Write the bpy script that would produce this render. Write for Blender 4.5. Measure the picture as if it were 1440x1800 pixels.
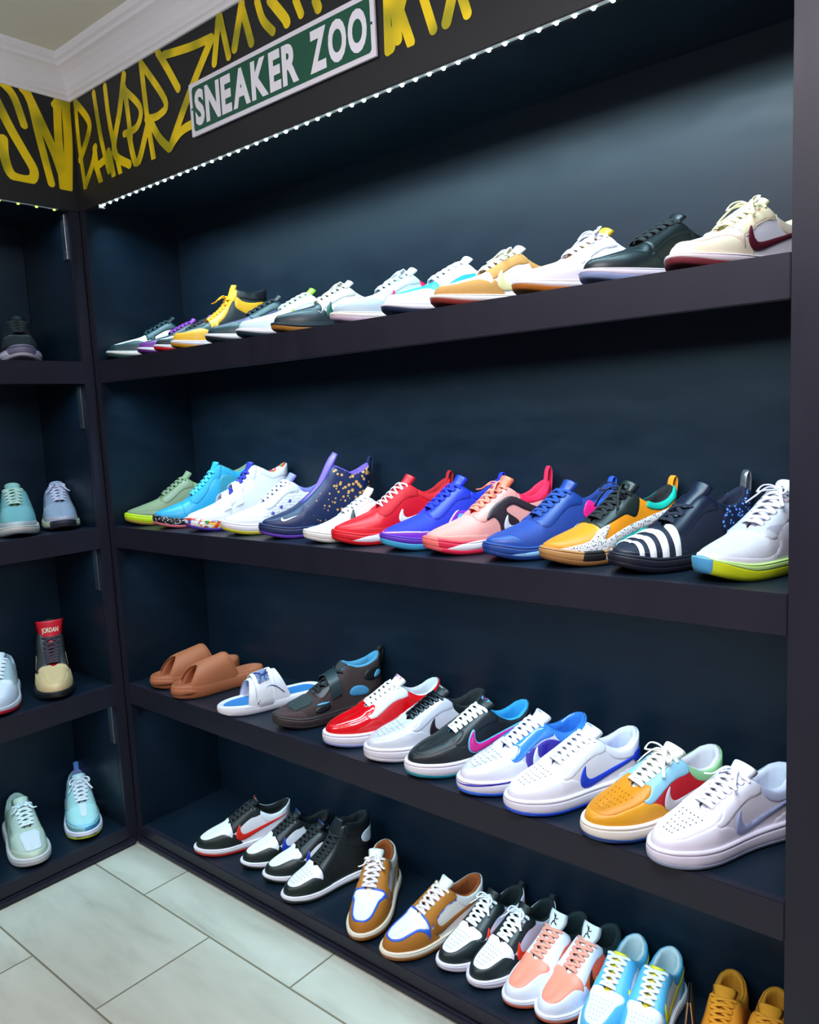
import bpy, bmesh, math, random
import numpy as np
from mathutils import Vector, Matrix
random.seed(4)
for o in list(bpy.data.objects): bpy.data.objects.remove(o)
S = bpy.context.scene; COL = S.collection; PI = math.pi

# ------------------------------------------------------------------ camera
yaw, pitch, roll, FPX = -.7029, -.1211, -.048, 1389.4
cy_, sy_, cp_, sp_ = math.cos(yaw), math.sin(yaw), math.cos(pitch), math.sin(pitch)
fw = Vector((sy_*cp_, cy_*cp_, sp_)); rt = Vector((cy_, -sy_, 0)); up = rt.cross(fw)
r2 = rt*math.cos(roll)+up*math.sin(roll); u2 = -rt*math.sin(roll)+up*math.cos(roll)
M = Matrix((r2, u2, -fw)).transposed().to_4x4(); M.translation = (2.1969, -1.22301, 1.296)
cam = bpy.data.objects.new('camera', bpy.data.cameras.new('camera')); COL.objects.link(cam)
cam.matrix_world = M; cam.data.sensor_fit = 'HORIZONTAL'; cam.data.sensor_width = 36
cam.data.lens = 36*FPX/1440; cam.data.clip_start = .05; S.camera = cam

# ------------------------------------------------------------------ light
S.view_settings.view_transform = 'Standard'; S.view_settings.look = 'None'
S.view_settings.gamma = 1; S.view_settings.use_curve_mapping = False
S.view_settings.exposure = 0.0
W = bpy.data.worlds.new('world'); S.world = W; W.use_nodes = True
W.node_tree.nodes['Background'].inputs[0].default_value = (.72, .76, 1.0, 1)
W.node_tree.nodes['Background'].inputs[1].default_value = .11
def area(name, loc, size, energy, col, rot=(0, 0, 0), spread=180):
    l = bpy.data.lights.new(name, 'AREA'); l.shape = 'RECTANGLE'; l.size, l.size_y = size
    l.energy = energy; l.color = col; l.spread = math.radians(spread)
    o = bpy.data.objects.new(name, l); COL.objects.link(o); o.location = loc; o.rotation_euler = rot
    return o
ZA, ZB, ZC, ZD = 1.4973, 1.0088, .5216, .0573      # shelf surfaces
HB, WD, DP = 1.921, 1.882, .302                     # header underside, opening width, depth
XL, YE, XB = -.0275, -.036, -.325                   # left unit: front plane, opening edge, back plane
LIP = .064
area('room_light', (1.95, -1.10, 2.27), (.9, .5), 32, (.98, .89, 1))
area('room_light', (.55, -2.3, 2.27), (.9, .5), 18, (1, .97, .96))
area('ceiling_fill', (1.2, -1.6, 1.7), (1.4, 1.0), 23, (.95, .94, 1), (PI, 0, 0))  # added fill lamp facing up to brighten ceiling and crown, no fixture behind it
for z, e in ((HB-.012, 7.6), (ZA-LIP-.004, 5.2), (ZB-LIP-.004, 3.4), (ZC-LIP-.004, 2.6)):
    area('led_strip_light', (WD/2, .022, z), (1.8, .012), e, (.50, .84, 1), (math.radians(27), 0, 0), 116)
for z, e in ((HB-.012, 1.4), (ZA-LIP-.004, 1.3), (ZB-LIP-.004, 1.2), (ZC-LIP-.004, 1.2)):
    area('led_strip_light', (XL-.022, -.59, z), (.012, 1.08), e, (.45, .80, 1), (0, math.radians(22), 0), 124)

# ------------------------------------------------------------------ materials
MC = {}
def srgb(c):
    if isinstance(c, str): c = tuple(int(c[i:i+2], 16)/255 for i in (0, 2, 4))
    return tuple((v/12.92 if v <= .04045 else ((v+.055)/1.055)**2.4) for v in c)+(1,)
def mat(col, rough=.5, kind='plain', col2=None, sc=60, coat=0, bump=.12, metal=0, trans=0):
    key = (str(col), rough, kind, str(col2), sc, coat, bump, metal, trans)
    if key in MC: return MC[key]
    m = bpy.data.materials.new('mat_%d' % len(MC)); m.use_nodes = True; nt = m.node_tree
    b = nt.nodes['Principled BSDF']; N = nt.nodes.new; Lk = nt.links.new
    b.inputs['Base Color'].default_value = srgb(col); b.inputs['Roughness'].default_value = rough
    b.inputs['Metallic'].default_value = metal; b.inputs['Coat Weight'].default_value = coat
    b.inputs['Coat Roughness'].default_value = .08; b.inputs['Transmission Weight'].default_value = trans
    tc = N('ShaderNodeTexCoord')
    if kind == 'knit':
        v = N('ShaderNodeTexVoronoi'); v.inputs['Scale'].default_value = 520
        bp = N('ShaderNodeBump'); bp.inputs['Strength'].default_value = .35; bp.inputs['Distance'].default_value = .0008
        Lk(tc.outputs['Object'], v.inputs['Vector']); Lk(v.outputs['Distance'], bp.inputs['Height']); Lk(bp.outputs[0], b.inputs['Normal'])
    elif kind == 'scales':
        v = N('ShaderNodeTexVoronoi'); v.inputs['Scale'].default_value = 130; v.inputs['Randomness'].default_value = .3
        bp = N('ShaderNodeBump'); bp.inputs['Strength'].default_value = .8; bp.inputs['Distance'].default_value = .002; bp.invert = True
        Lk(tc.outputs['Object'], v.inputs['Vector']); Lk(v.outputs['Distance'], bp.inputs['Height']); Lk(bp.outputs[0], b.inputs['Normal'])
    else:
        n = N('ShaderNodeTexNoise'); n.inputs['Scale'].default_value = 260; n.inputs['Detail'].default_value = 2
        bp = N('ShaderNodeBump'); bp.inputs['Strength'].default_value = bump; bp.inputs['Distance'].default_value = .001
        Lk(tc.outputs['Object'], n.inputs['Vector']); Lk(n.outputs[0], bp.inputs['Height']); Lk(bp.outputs[0], b.inputs['Normal'])
    if kind in ('dots', 'chips', 'blotch', 'golddots'):
        mx = N('ShaderNodeMix'); mx.data_type = 'RGBA'; mx.inputs[6].default_value = srgb(col)
        v = N('ShaderNodeTexVoronoi' if kind != 'blotch' else 'ShaderNodeTexNoise'); v.inputs['Scale'].default_value = sc
        Lk(tc.outputs['Object'], v.inputs['Vector'])
        cr = N('ShaderNodeMath')
        if kind == 'blotch':
            v.inputs['Detail'].default_value = 3; Lk(v.outputs[0], cr.inputs[0]); cr.operation = 'GREATER_THAN'; cr.inputs[1].default_value = .5
            mx.inputs[7].default_value = srgb(col2)
        elif kind == 'dots':
            Lk(v.outputs['Distance'], cr.inputs[0]); cr.operation = 'LESS_THAN'; cr.inputs[1].default_value = .33; mx.inputs[7].default_value = srgb(col2)
        elif kind == 'golddots':
            Lk(v.outputs['Distance'], cr.inputs[0]); cr.operation = 'LESS_THAN'; mx.inputs[7].default_value = srgb(col2)
            sx = N('ShaderNodeSeparateXYZ'); Lk(tc.outputs['Object'], sx.inputs[0])
            ma = N('ShaderNodeMapRange'); ma.inputs[1].default_value = .07; ma.inputs[2].default_value = .24; ma.inputs[3].default_value = .0; ma.inputs[4].default_value = .42
            Lk(sx.outputs[0], ma.inputs[0]); Lk(ma.outputs[0], cr.inputs[1])
        else:   # confetti
            ramp = N('ShaderNodeValToRGB'); ramp.color_ramp.interpolation = 'CONSTANT'
            cols = ['f2f2f0', 'e23a2b', 'f2f2f0', '3b9a4a', 'f6b02a', '3a55c8', 'f2f2f0', 'e23a2b']
            el = ramp.color_ramp.elements
            while len(el) < len(cols): el.new(.5)
            for i, c in enumerate(cols): el[i].position = i/len(cols); el[i].color = srgb(c)
            sx = N('ShaderNodeSeparateColor'); Lk(v.outputs['Color'], sx.inputs[0]); Lk(sx.outputs[0], ramp.inputs[0])
            Lk(ramp.outputs[0], mx.inputs[7]); cr.inputs[0].default_value = 1; cr.inputs[1].default_value = 0
        Lk(cr.outputs[0], mx.inputs[0]); Lk(mx.outputs[2], b.inputs['Base Color'])
    MC[key] = m; return m
def M_(c, dflt='leather'):
    """colour spec -> material: 'rrggbb' or 'rrggbb:finish' or (finish, colour, colour2, scale)"""
    if isinstance(c, tuple): return mat(c[1], .45, c[0], c[2], c[3])
    if ':' in c: c, f = c.split(':')
    else: f = dflt
    return {'leather': lambda: mat(c, .42), 'suede': lambda: mat(c, .85, bump=.4), 'patent': lambda: mat(c, .18, coat=1, bump=.02),
            'knit': lambda: mat(c, .7, 'knit'), 'scales': lambda: mat(c, .5, 'scales'), 'rubber': lambda: mat(c, .5, bump=.04),
            'lace': lambda: mat(c, .8, 'knit'), 'cloth': lambda: mat(c, .85), 'metal': lambda: mat(c, .25, metal=.9), 'foam': lambda: mat(c, .62, bump=.05)}[f]()

def shelf_paint(name, col, rough, grain):
    m = bpy.data.materials.new(name); m.use_nodes = True; nt = m.node_tree; b = nt.nodes['Principled BSDF']
    tc = nt.nodes.new('ShaderNodeTexCoord'); mp = nt.nodes.new('ShaderNodeMapping'); mp.inputs['Scale'].default_value = grain
    n = nt.nodes.new('ShaderNodeTexNoise'); n.inputs['Scale'].default_value = 9; n.inputs['Detail'].default_value = 5
    mx = nt.nodes.new('ShaderNodeMix'); mx.data_type = 'RGBA'; mx.inputs[6].default_value = col; mx.inputs[7].default_value = tuple(v*1.5 for v in col[:3])+(1,)
    rr = nt.nodes.new('ShaderNodeMapRange'); rr.inputs[3].default_value = rough-.08; rr.inputs[4].default_value = rough+.12
    bp = nt.nodes.new('ShaderNodeBump'); bp.inputs['Strength'].default_value = .14; bp.inputs['Distance'].default_value = .002
    b.inputs['Specular IOR Level'].default_value = .36
    L = nt.links.new
    L(tc.outputs['Object'], mp.inputs[0]); L(mp.outputs[0], n.inputs['Vector']); L(n.outputs[0], mx.inputs[0]); L(n.outputs[0], rr.inputs[0])
    L(n.outputs[0], bp.inputs['Height']); L(bp.outputs[0], b.inputs['Normal']); L(mx.outputs[2], b.inputs['Base Color']); L(rr.outputs[0], b.inputs['Roughness'])
    return m
PAINT = shelf_paint('black_paint', (.0035, .0095, .0185, 1), .38, (1, 1, 3))
PAINTV = shelf_paint('black_paint_wood', (.011, .0112, .021, 1), .42, (2, 2, .5))
WALLP = shelf_paint('black_wall_paint', (.012, .013, .016, 1), .5, (1, 1, 1))
def emis(col, s):
    m = bpy.data.materials.new('emission'); m.use_nodes = True; b = m.node_tree.nodes['Principled BSDF']
    b.inputs['Base Color'].default_value = col; b.inputs['Emission Color'].default_value = col; b.inputs['Emission Strength'].default_value = s
    return m

# ------------------------------------------------------------------ object helpers
def link_mesh(name, verts, faces, m, parent=None, smooth=True, merge=False):
    me = bpy.data.meshes.new(name); me.from_pydata([tuple(map(float, v)) for v in verts], [], [tuple(map(int, f)) for f in faces])
    if merge:
        bm = bmesh.new(); bm.from_mesh(me); bmesh.ops.remove_doubles(bm, verts=bm.verts, dist=2e-5)
        bmesh.ops.recalc_face_normals(bm, faces=bm.faces); bm.to_mesh(me); bm.free()
    me.materials.append(m)
    if smooth: me.shade_smooth()
    o = bpy.data.objects.new(name, me); COL.objects.link(o)
    if parent: o.parent = parent
    return o
def tag(o, label=None, cat=None, group=None, kind=None):
    for k, v in (('label', label), ('category', cat), ('group', group), ('kind', kind)):
        if v: o[k] = v
    return o
def thing(name, label, cat, loc=(0, 0, 0), rz=0, group=None):
    o = bpy.data.objects.new(name, None); COL.objects.link(o); o.empty_display_size = .02
    o.location = loc; o.rotation_euler = (0, 0, rz); return tag(o, label, cat, group)
def boxes(name, bl, m, parent=None, bev=.0015):
    bm = bmesh.new()
    for (x0, y0, z0, x1, y1, z1) in bl:
        t = bmesh.new(); bmesh.ops.create_cube(t, size=1)
        for v in t.verts: v.co = Vector(((x0+x1)/2+v.co.x*(x1-x0), (y0+y1)/2+v.co.y*(y1-y0), (z0+z1)/2+v.co.z*(z1-z0)))
        if bev: bmesh.ops.bevel(t, geom=t.edges[:], offset=bev, segments=2, affect='EDGES')
        me = bpy.data.meshes.new('t'); t.to_mesh(me); t.free(); bm.from_mesh(me); bpy.data.meshes.remove(me)
    me = bpy.data.meshes.new(name); bm.to_mesh(me); bm.free(); me.materials.append(m)
    o = bpy.data.objects.new(name, me); COL.objects.link(o)
    if parent: o.parent = parent
    return o

# ------------------------------------------------------------------ curve + sdf tools
def catmull(pts, n=6, closed=False):
    P = [np.array(p, float) for p in pts]; out = []; N = len(P)
    rng = range(N) if closed else range(N-1)
    for i in rng:
        if closed: a, b, c, d = P[i-1], P[i], P[(i+1) % N], P[(i+2) % N]
        else: a, b, c, d = P[max(i-1, 0)], P[i], P[i+1], P[min(i+2, N-1)]
        for k in range(n):
            t = k/n; out.append(.5*((2*b)+(c-a)*t+(2*a-5*b+4*c-d)*t*t+(3*b-a-3*c+d)*t**3))
    if not closed: out.append(P[-1])
    return np.array(out)
def sdf(Q, poly, smooth=True):
    V = catmull(poly, 5, True) if smooth else np.array(poly, float)
    A = V; B = np.roll(V, -1, 0); d = np.full(len(Q), 1e9); ins = np.zeros(len(Q), bool)
    for a, b in zip(A, B):
        e = b-a; w = Q-a; t = np.clip((w@e)/max(e@e, 1e-12), 0, 1)
        d = np.minimum(d, ((w-t[:, None]*e)**2).sum(1))
        c1 = (a[1] <= Q[:, 1]) & (b[1] > Q[:, 1]); c2 = (b[1] <= Q[:, 1]) & (a[1] > Q[:, 1])
        cr = e[0]*w[:, 1]-e[1]*w[:, 0]
        ins ^= (c1 & (cr > 0)) | (c2 & (cr < 0))
    d = np.sqrt(d); return np.where(ins, d, -d)
def interp(tab, x):
    a = np.array(tab); return np.interp(x, a[:, 0], a[:, 1])
def sinterp(tab, x):
    a = catmull(tab, 8); return np.interp(x, a[:, 0], a[:, 1])

LAT = [(0, 0), (.006, .03), (.02, .055), (.06, .097), (.12, .134), (.2, .163), (.3, .178), (.4, .178), (.5, .168), (.6, .156), (.7, .147), (.8, .143), (.88, .134), (.94, .108), (.98, .064), (.994, .034), (1, 0)]
MED = [(0, 0), (.006, .03), (.02, .053), (.06, .090), (.12, .120), (.2, .147), (.3, .158), (.4, .150), (.5, .136), (.6, .128), (.7, .128), (.8, .132), (.88, .128), (.94, .104), (.98, .062), (.994, .034), (1, 0)]
def outline(NS, foot=1):
    def half(T):
        a = catmull(T, 10); s = np.r_[0, np.cumsum(np.hypot(*np.diff(a, axis=0).T))]; q = np.linspace(0, s[-1], NS+1)
        return np.c_[np.interp(q, s, a[:, 0]), np.interp(q, s, a[:, 1])]
    l, m = half(LAT if foot > 0 else MED), half(MED if foot > 0 else LAT)
    m = m.copy(); m[:, 1] *= -1
    return np.vstack([l, m[-2:0:-1]])          # closed loop: + side toe->heel, - side heel->toe
def outnormals(O):
    t = np.roll(O, -1, 0)-np.roll(O, 1, 0); n = np.c_[-t[:, 1], t[:, 0]]; n /= np.linalg.norm(n, axis=1)[:, None]+1e-9
    c = O-np.array([.45, 0]); s = np.sign((n*c).sum(1)); s[s == 0] = 1
    return n*s[:, None]
def grid_normals(P, ridge=None):
    di = np.roll(P, -1, 0)-np.roll(P, 1, 0); dj = np.gradient(P, axis=1); n = np.cross(di, dj)
    n /= np.linalg.norm(n, axis=2)[:, :, None]+1e-9
    c = P-np.array([.5, 0, .12]); s = np.sign((n*c).sum(2)); flip = -1 if (s < 0).mean() > .5 else 1
    n = n*flip
    bad = np.linalg.norm(n, axis=2) < .5
    n[bad] = (0, 0, 1)
    if ridge is not None:
        K = len(P)
        for i in ridge:
            m = (n[i, -1]+n[-i % K, -1]); m /= np.linalg.norm(m)+1e-9; n[i, -1] = m; n[-i % K, -1] = m
    return n
def grid_faces(Mi, K):
    return [(i*K+j, ((i+1) % Mi)*K+j, ((i+1) % Mi)*K+j+1, i*K+j+1) for i in range(Mi) for j in range(K-1)]
def clip_panel(name, P, Nn, d, th, m, parent, L, level=1, under=.0004):
    Mi, K, _ = P.shape; D = d.reshape(Mi, K); pos = D > 0
    q = pos | np.roll(pos, -1, 0); q = q[:, :-1] | q[:, 1:]
    idx = np.argwhere(q)
    if not len(idx): return None
    verts = []; cache = {}; faces = []; base = (level-1)*th
    def V(i, j):
        k = (i, j)
        if k not in cache:
            t = base+th*min(1, D[i, j]/.006+.25); cache[k] = len(verts); verts.append(P[i, j]+Nn[i, j]*t)
        return cache[k]
    def X(a, b):
        k = (min(a, b), max(a, b))
        if k not in cache:
            da, db = D[a], D[b]; t = da/(da-db); cache[k] = len(verts)
            verts.append((P[a]*(1-t)+P[b]*t)+(Nn[a]*(1-t)+Nn[b]*t)*(base+under))
        return cache[k]
    for i, j in idx:
        c = [(i, j), ((i+1) % Mi, j), ((i+1) % Mi, j+1), (i, j+1)]; f = []
        for a, b in zip(c, c[1:]+c[:1]):
            pa, pb = D[a] > 0, D[b] > 0
            if pa: f.append(V(*a))
            if pa != pb: f.append(X(a, b))
        if len(f) > 2: faces.append(f)
    par = list(range(len(verts)))
    def find(a):
        while par[a] != a: par[a] = par[par[a]]; a = par[a]
        return a
    key = {}
    for n_, v in enumerate(verts):
        k = tuple(np.round(v, 4)); 
        if k in key: par[find(n_)] = find(key[k])
        else: key[k] = n_
    for f in faces:
        for a in f[1:]: par[find(a)] = find(f[0])
    comp = {}
    for f in faces: comp.setdefault(find(f[0]), []).append(f)
    big = max(len(v) for v in comp.values()); out = None; VA = np.array(verts)*L
    for fs in comp.values():
        if len(fs) < max(5, big*.12): continue
        used = sorted({i for f in fs for i in f}); mp_ = {a: b for b, a in enumerate(used)}
        out = link_mesh(name, VA[used], [[mp_[i] for i in f] for f in fs], m, parent, True, True)
    return out
def loft(name, rings, m, parent, L=1, caps=True, smooth=True):
    n = len(rings[0]); V = [p for r in rings for p in r]; F = []
    for a in range(len(rings)-1):
        for i in range(n): F.append((a*n+i, a*n+(i+1) % n, (a+1)*n+(i+1) % n, (a+1)*n+i))
    if caps: F.append(tuple(range(n))[::-1]); F.append(tuple(range((len(rings)-1)*n, len(rings)*n)))
    return link_mesh(name, np.array(V)*L, F, m, parent, smooth, True)
def ribbon_geo(path, rx, rz, upv, n=4, ns=8, taper=True):
    P = catmull(path, n); T = np.gradient(P, axis=0); T /= np.linalg.norm(T, axis=1)[:, None]+1e-9
    U = np.array(upv, float); V = []; F = []
    for k, (p, t) in enumerate(zip(P, T)):
        b = np.cross(t, U); b /= np.linalg.norm(b)+1e-9; u = np.cross(b, t)
        for a in range(ns):
            an = 2*PI*a/ns; V.append(p+b*rx*math.cos(an)+u*rz*math.sin(an))
    for k in range(len(P)-1):
        for a in range(ns): F.append((k*ns+a, k*ns+(a+1) % ns, (k+1)*ns+(a+1) % ns, (k+1)*ns+a))
    F.append(tuple(range(ns))[::-1]); F.append(tuple(range((len(P)-1)*ns, len(P)*ns)))
    return V, F
def join_geo(gs):
    V = []; F = []
    for v, f in gs:
        o = len(V); V += list(v); F += [tuple(i+o for i in x) for x in f]
    return V, F
TXT = {}
def text2d(s, bold=0.0):
    k = (s, bold)
    if k in TXT: return TXT[k]
    c = bpy.data.curves.new('t', 'FONT'); c.body = s; c.resolution_u = 4; c.offset = bold; o = bpy.data.objects.new('t', c); COL.objects.link(o)
    bpy.context.view_layer.update(); dg = bpy.context.evaluated_depsgraph_get(); me = bpy.data.meshes.new_from_object(o.evaluated_get(dg))
    V = np.array([v.co[:2] for v in me.vertices]); F = [tuple(p.vertices) for p in me.polygons]
    bpy.data.objects.remove(o); bpy.data.meshes.remove(me)
    lo, hi = V.min(0), V.max(0); V = (V-lo)/(hi-lo)
    TXT[k] = (V, F, (hi-lo)[0]/(hi-lo)[1]); return TXT[k]

# ------------------------------------------------------------------ logos (side view, toe at x=0)
SWOOSH = [(.452, .245), (.415, .20), (.402, .15), (.418, .118), (.46, .104), (.53, .118), (.66, .165), (.80, .215), (.93, .262), (.80, .234), (.64, .190), (.54, .163), (.485, .155), (.458, .170), (.448, .20)]
def sw(dx=0, dz=0, sx=1, sz=1, rot=0):
    o = []; dz += .022; sx *= 1.06; sz *= 1.12
    for x, z in SWOOSH:
        a, b = (x-.6)*sx, (z-.16)*sz
        o.append((.6+dx+a*math.cos(rot)-b*math.sin(rot), .16+dz+a*math.sin(rot)+b*math.cos(rot)))
    return o
MINI = [((x-.4)/.53, (z-.10)/.16) for x, z in SWOOSH]
def stroke2d(pts, w):
    out = []
    for a, b in zip(pts, pts[1:]):
        a, b = np.array(a), np.array(b); t = (b-a)/(np.linalg.norm(b-a)+1e-9); n = np.array([-t[1], t[0]])*w
        out.append([a-t*w*.6+n, a-t*w*.6-n, b+t*w*.6-n, b+t*w*.6+n])
    return out
JUMP = stroke2d([(.5, .95), (.52, .62), (.5, .45)], .06)+stroke2d([(.5, .45), (.25, .3), (.05, .05)], .055)+stroke2d([(.5, .45), (.72, .3), (1, .22)], .055)+stroke2d([(.52, .68), (.78, .62), (.95, .72)], .04)+stroke2d([(.5, .7), (.36, .86), (.2, 1)], .04)+stroke2d([(.46, .80), (.6, .80)], .07)

# ------------------------------------------------------------------ shoe types
TY = {
 'dunk': dict(zT=[(.12, .178), (.2, .208), (.28, .234), (.33, .254), (.4, .297), (.5, .36), (.57, .40), (.61, .40), (.67, .345), (.75, .305), (.83, .31), (.91, .345), (.97, .375)],
    w=[(.335, 0), (.35, .034), (.45, .045), (.57, .058), (.65, .084), (.75, .102), (.85, .103), (.92, .080), (.955, .04), (.97, 0)],
    tong=[(.34, .245, .034), (.42, .285, .048), (.5, .35, .056), (.565, .405, .062), (.600, .436, .072), (.620, .460, .080), (.628, .470, .076), (.633, .476, .062)],
    mt=[(0, .098), (.1, .088), (.3, .082), (.6, .09), (1, .105)], sp=.036, ot=.036, p=.72, q=.86, eyes=6),
 'dunk_high': dict(zT=[(.12, .178), (.2, .208), (.28, .234), (.33, .254), (.4, .30), (.5, .38), (.56, .455), (.6, .53), (.64, .58), (.72, .575), (.8, .555), (.9, .575), (.97, .60)],
    w=[(.335, 0), (.35, .034), (.45, .045), (.56, .05), (.62, .066), (.72, .086), (.82, .09), (.92, .07), (.955, .04), (.97, 0)],
    tong=[(.35, .235, .03), (.42, .29, .045), (.5, .37, .055), (.56, .46, .062), (.605, .56, .075), (.63, .64, .078)],
    mt=[(0, .098), (.1, .088), (.3, .082), (.6, .09), (1, .105)], sp=.036, ot=.036, p=.72, q=.86, eyes=8),
 'af1': dict(zT=[(.12, .19), (.2, .222), (.28, .25), (.33, .275), (.4, .318), (.5, .38), (.57, .418), (.62, .412), (.68, .36), (.76, .318), (.84, .325), (.91, .365), (.97, .405)],
    w=[(.325, 0), (.34, .034), (.45, .046), (.57, .058), (.65, .084), (.75, .102), (.85, .105), (.92, .084), (.955, .045), (.97, 0)],
    tong=[(.34, .255, .034), (.42, .31, .048), (.5, .37, .057), (.565, .425, .066), (.600, .452, .082), (.620, .472, .090), (.630, .484, .086), (.635, .490, .070)],
    mt=[(0, .124), (.1, .118), (.3, .113), (.6, .118), (1, .142)], sp=.028, ot=.03, p=.62, q=.84, eyes=7),
 'hoop': dict(zT=[(.11, .178), (.2, .212), (.28, .242), (.34, .270), (.42, .325), (.5, .39), (.56, .44), (.61, .45), (.68, .40), (.77, .365), (.86, .385), (.92, .43), (.97, .475)],
    w=[(.34, 0), (.36, .036), (.45, .045), (.57, .054), (.65, .078), (.75, .092), (.85, .088), (.92, .068), (.955, .038), (.97, 0)],
    tong=[(.36, .25, .03), (.43, .315, .042), (.5, .38, .05), (.56, .44, .060), (.600, .480, .074), (.622, .512, .080), (.630, .525, .074), (.633, .530, .058)],
    mt=[(0, .138), (.08, .122), (.2, .100), (.35, .098), (.6, .10), (.8, .115), (1, .15)], sp=.05, ot=.034, p=.85, q=.9, eyes=6, tth=.020),
 'hoop_high': dict(zT=[(.11, .18), (.2, .215), (.28, .25), (.34, .287), (.42, .35), (.5, .43), (.56, .50), (.6, .57), (.64, .60), (.72, .56), (.8, .52), (.9, .55), (.97, .60)],
    w=[(.34, 0), (.36, .036), (.45, .045), (.56, .05), (.62, .066), (.72, .086), (.82, .088), (.92, .068), (.955, .038), (.97, 0)],
    tong=[(.36, .27, .03), (.43, .345, .042), (.5, .42, .05), (.55, .50, .056), (.585, .57, .066), (.605, .62, .078), (.61, .64, .07)],
    mt=[(0, .142), (.08, .124), (.2, .102), (.35, .10), (.6, .105), (.8, .115), (1, .15)], sp=.05, ot=.03, p=.85, q=.9, eyes=7),
 'runner': dict(zT=[(.11, .165), (.2, .20), (.28, .235), (.34, .27), (.42, .32), (.5, .375), (.57, .415), (.62, .41), (.68, .365), (.77, .335), (.86, .345), (.92, .375), (.97, .41)],
    w=[(.335, 0), (.355, .038), (.45, .048), (.57, .058), (.65, .08), (.75, .094), (.85, .09), (.92, .068), (.955, .038), (.97, 0)],
    tong=[(.35, .25, .032), (.43, .31, .045), (.5, .36, .055), (.565, .42, .062), (.602, .450, .074), (.622, .475, .080), (.630, .484, .074), (.634, .49, .058)],
    mt=[(0, .12), (.08, .105), (.2, .09), (.35, .098), (.6, .11), (.8, .13), (1, .16)], sp=.045, ot=.03, p=.75, q=.86, eyes=6),
}
BIG = 9
PAN = {
 'dunk': dict(
    toe_box=('top', [(.055, 0), (.07, .045), (.12, .080), (.2, .098), (.27, .110), (.335, .140), (.36, .135), (.35, .08), (.36, 0), (.35, -.08), (.36, -.135), (.335, -.140), (.27, -.110), (.2, -.098), (.12, -.080), (.07, -.045)]),
    mudguard=('side', [(-.3, -.2), (.50, -.2), (.46, .06), (.425, .13), (.39, .185), (.365, .23), (.35, .45), (-.3, .5)]),
    eyestay=('side', [(.335, .205), (.38, .205), (.43, .238), (.5, .285), (.56, .315), (.625, .325), (.66, .37), (.69, .7), (.30, .7), (.32, .3)]),
    heel_counter=('side', [(.745, -.2), (.755, .10), (.79, .17), (.84, .21), (.92, .222), (1.3, .225), (1.3, -.2)]),
    collar=('side', [(.66, .7), (.645, .38), (.68, .275), (.75, .235), (.85, .235), (.93, .25), (1.3, .25), (1.3, .7)])),
 'af1': dict(
    toe_box=('top', [(.055, 0), (.07, .055), (.12, .092), (.2, .112), (.28, .122), (.35, .125), (.385, .10), (.37, .05), (.36, 0), (.37, -.05), (.385, -.10), (.35, -.125), (.28, -.122), (.2, -.112), (.12, -.092), (.07, -.055)]),
    mudguard=('side', [(-.3, -.2), (.56, -.2), (.53, .09), (.48, .14), (.43, .19), (.385, .215), (.36, .24), (.35, .5), (-.3, .5)]),
    eyestay=('side', [(.325, .225), (.37, .22), (.42, .245), (.5, .295), (.57, .325), (.635, .335), (.665, .38), (.69, .7), (.30, .7), (.31, .3)]),
    heel_counter=('side', [(.72, -.2), (.73, .12), (.78, .17), (.86, .19), (1.3, .2), (1.3, -.2)]),
    collar=('side', [(.66, .7), (.65, .40), (.69, .30), (.76, .262), (.85, .262), (.93, .28), (1.3, .29), (1.3, .7)])),
}
PAN['hoop'] = dict(
    mudguard=('side', [(-.3, -.2), (.46, -.2), (.43, .10), (.33, .135), (.2, .145), (.08, .15), (-.1, .20), (-.3, .2)]),
    eyestay=('side', [(.345, .235), (.39, .22), (.44, .25), (.52, .32), (.57, .35), (.635, .36), (.665, .40), (.69, .9), (.30, .9), (.325, .3)]),
    heel_counter=('side', [(.74, -.2), (.75, .13), (.80, .22), (.88, .25), (1.3, .27), (1.3, -.2)]),
    collar=('side', [(.67, .9), (.66, .43), (.70, .345), (.78, .31), (.87, .33), (.95, .36), (1.3, .38), (1.3, .9)]))
PAN['hoop_high'] = dict(PAN['hoop']); PAN['hoop_high']['collar'] = ('side', [(.66, .9), (.66, .58), (.72, .50), (.8, .46), (.9, .48), (1.3, .5), (1.3, .9)])
PAN['hoop_high']['eyestay'] = ('side', [(.345, .245), (.39, .23), (.44, .27), (.50, .34), (.54, .42), (.58, .47), (.64, .50), (.66, .9), (.3, .9), (.325, .3)])
PAN['runner'] = dict(PAN['hoop'])
PAN['dunk_high'] = dict(PAN['dunk']); PAN['dunk_high']['eyestay'] = ('side', [(.335, .205), (.38, .205), (.43, .24), (.5, .30), (.54, .36), (.57, .42), (.60, .47), (.64, .50), (.66, .8), (.30, .8), (.32, .3)])
PAN['dunk_high']['collar'] = ('side', [(.62, .42), (.70, .36), (.8, .33), (.93, .34), (1.3, .34), (1.3, .47), (.93, .47), (.8, .455), (.7, .47), (.64, .51)])
PAN['dunk_high']['ankle_panel'] = ('side', [(.655, .9), (.655, .54), (.72, .495), (.8, .48), (.93, .49), (1.3, .49), (1.3, .9)])

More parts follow.
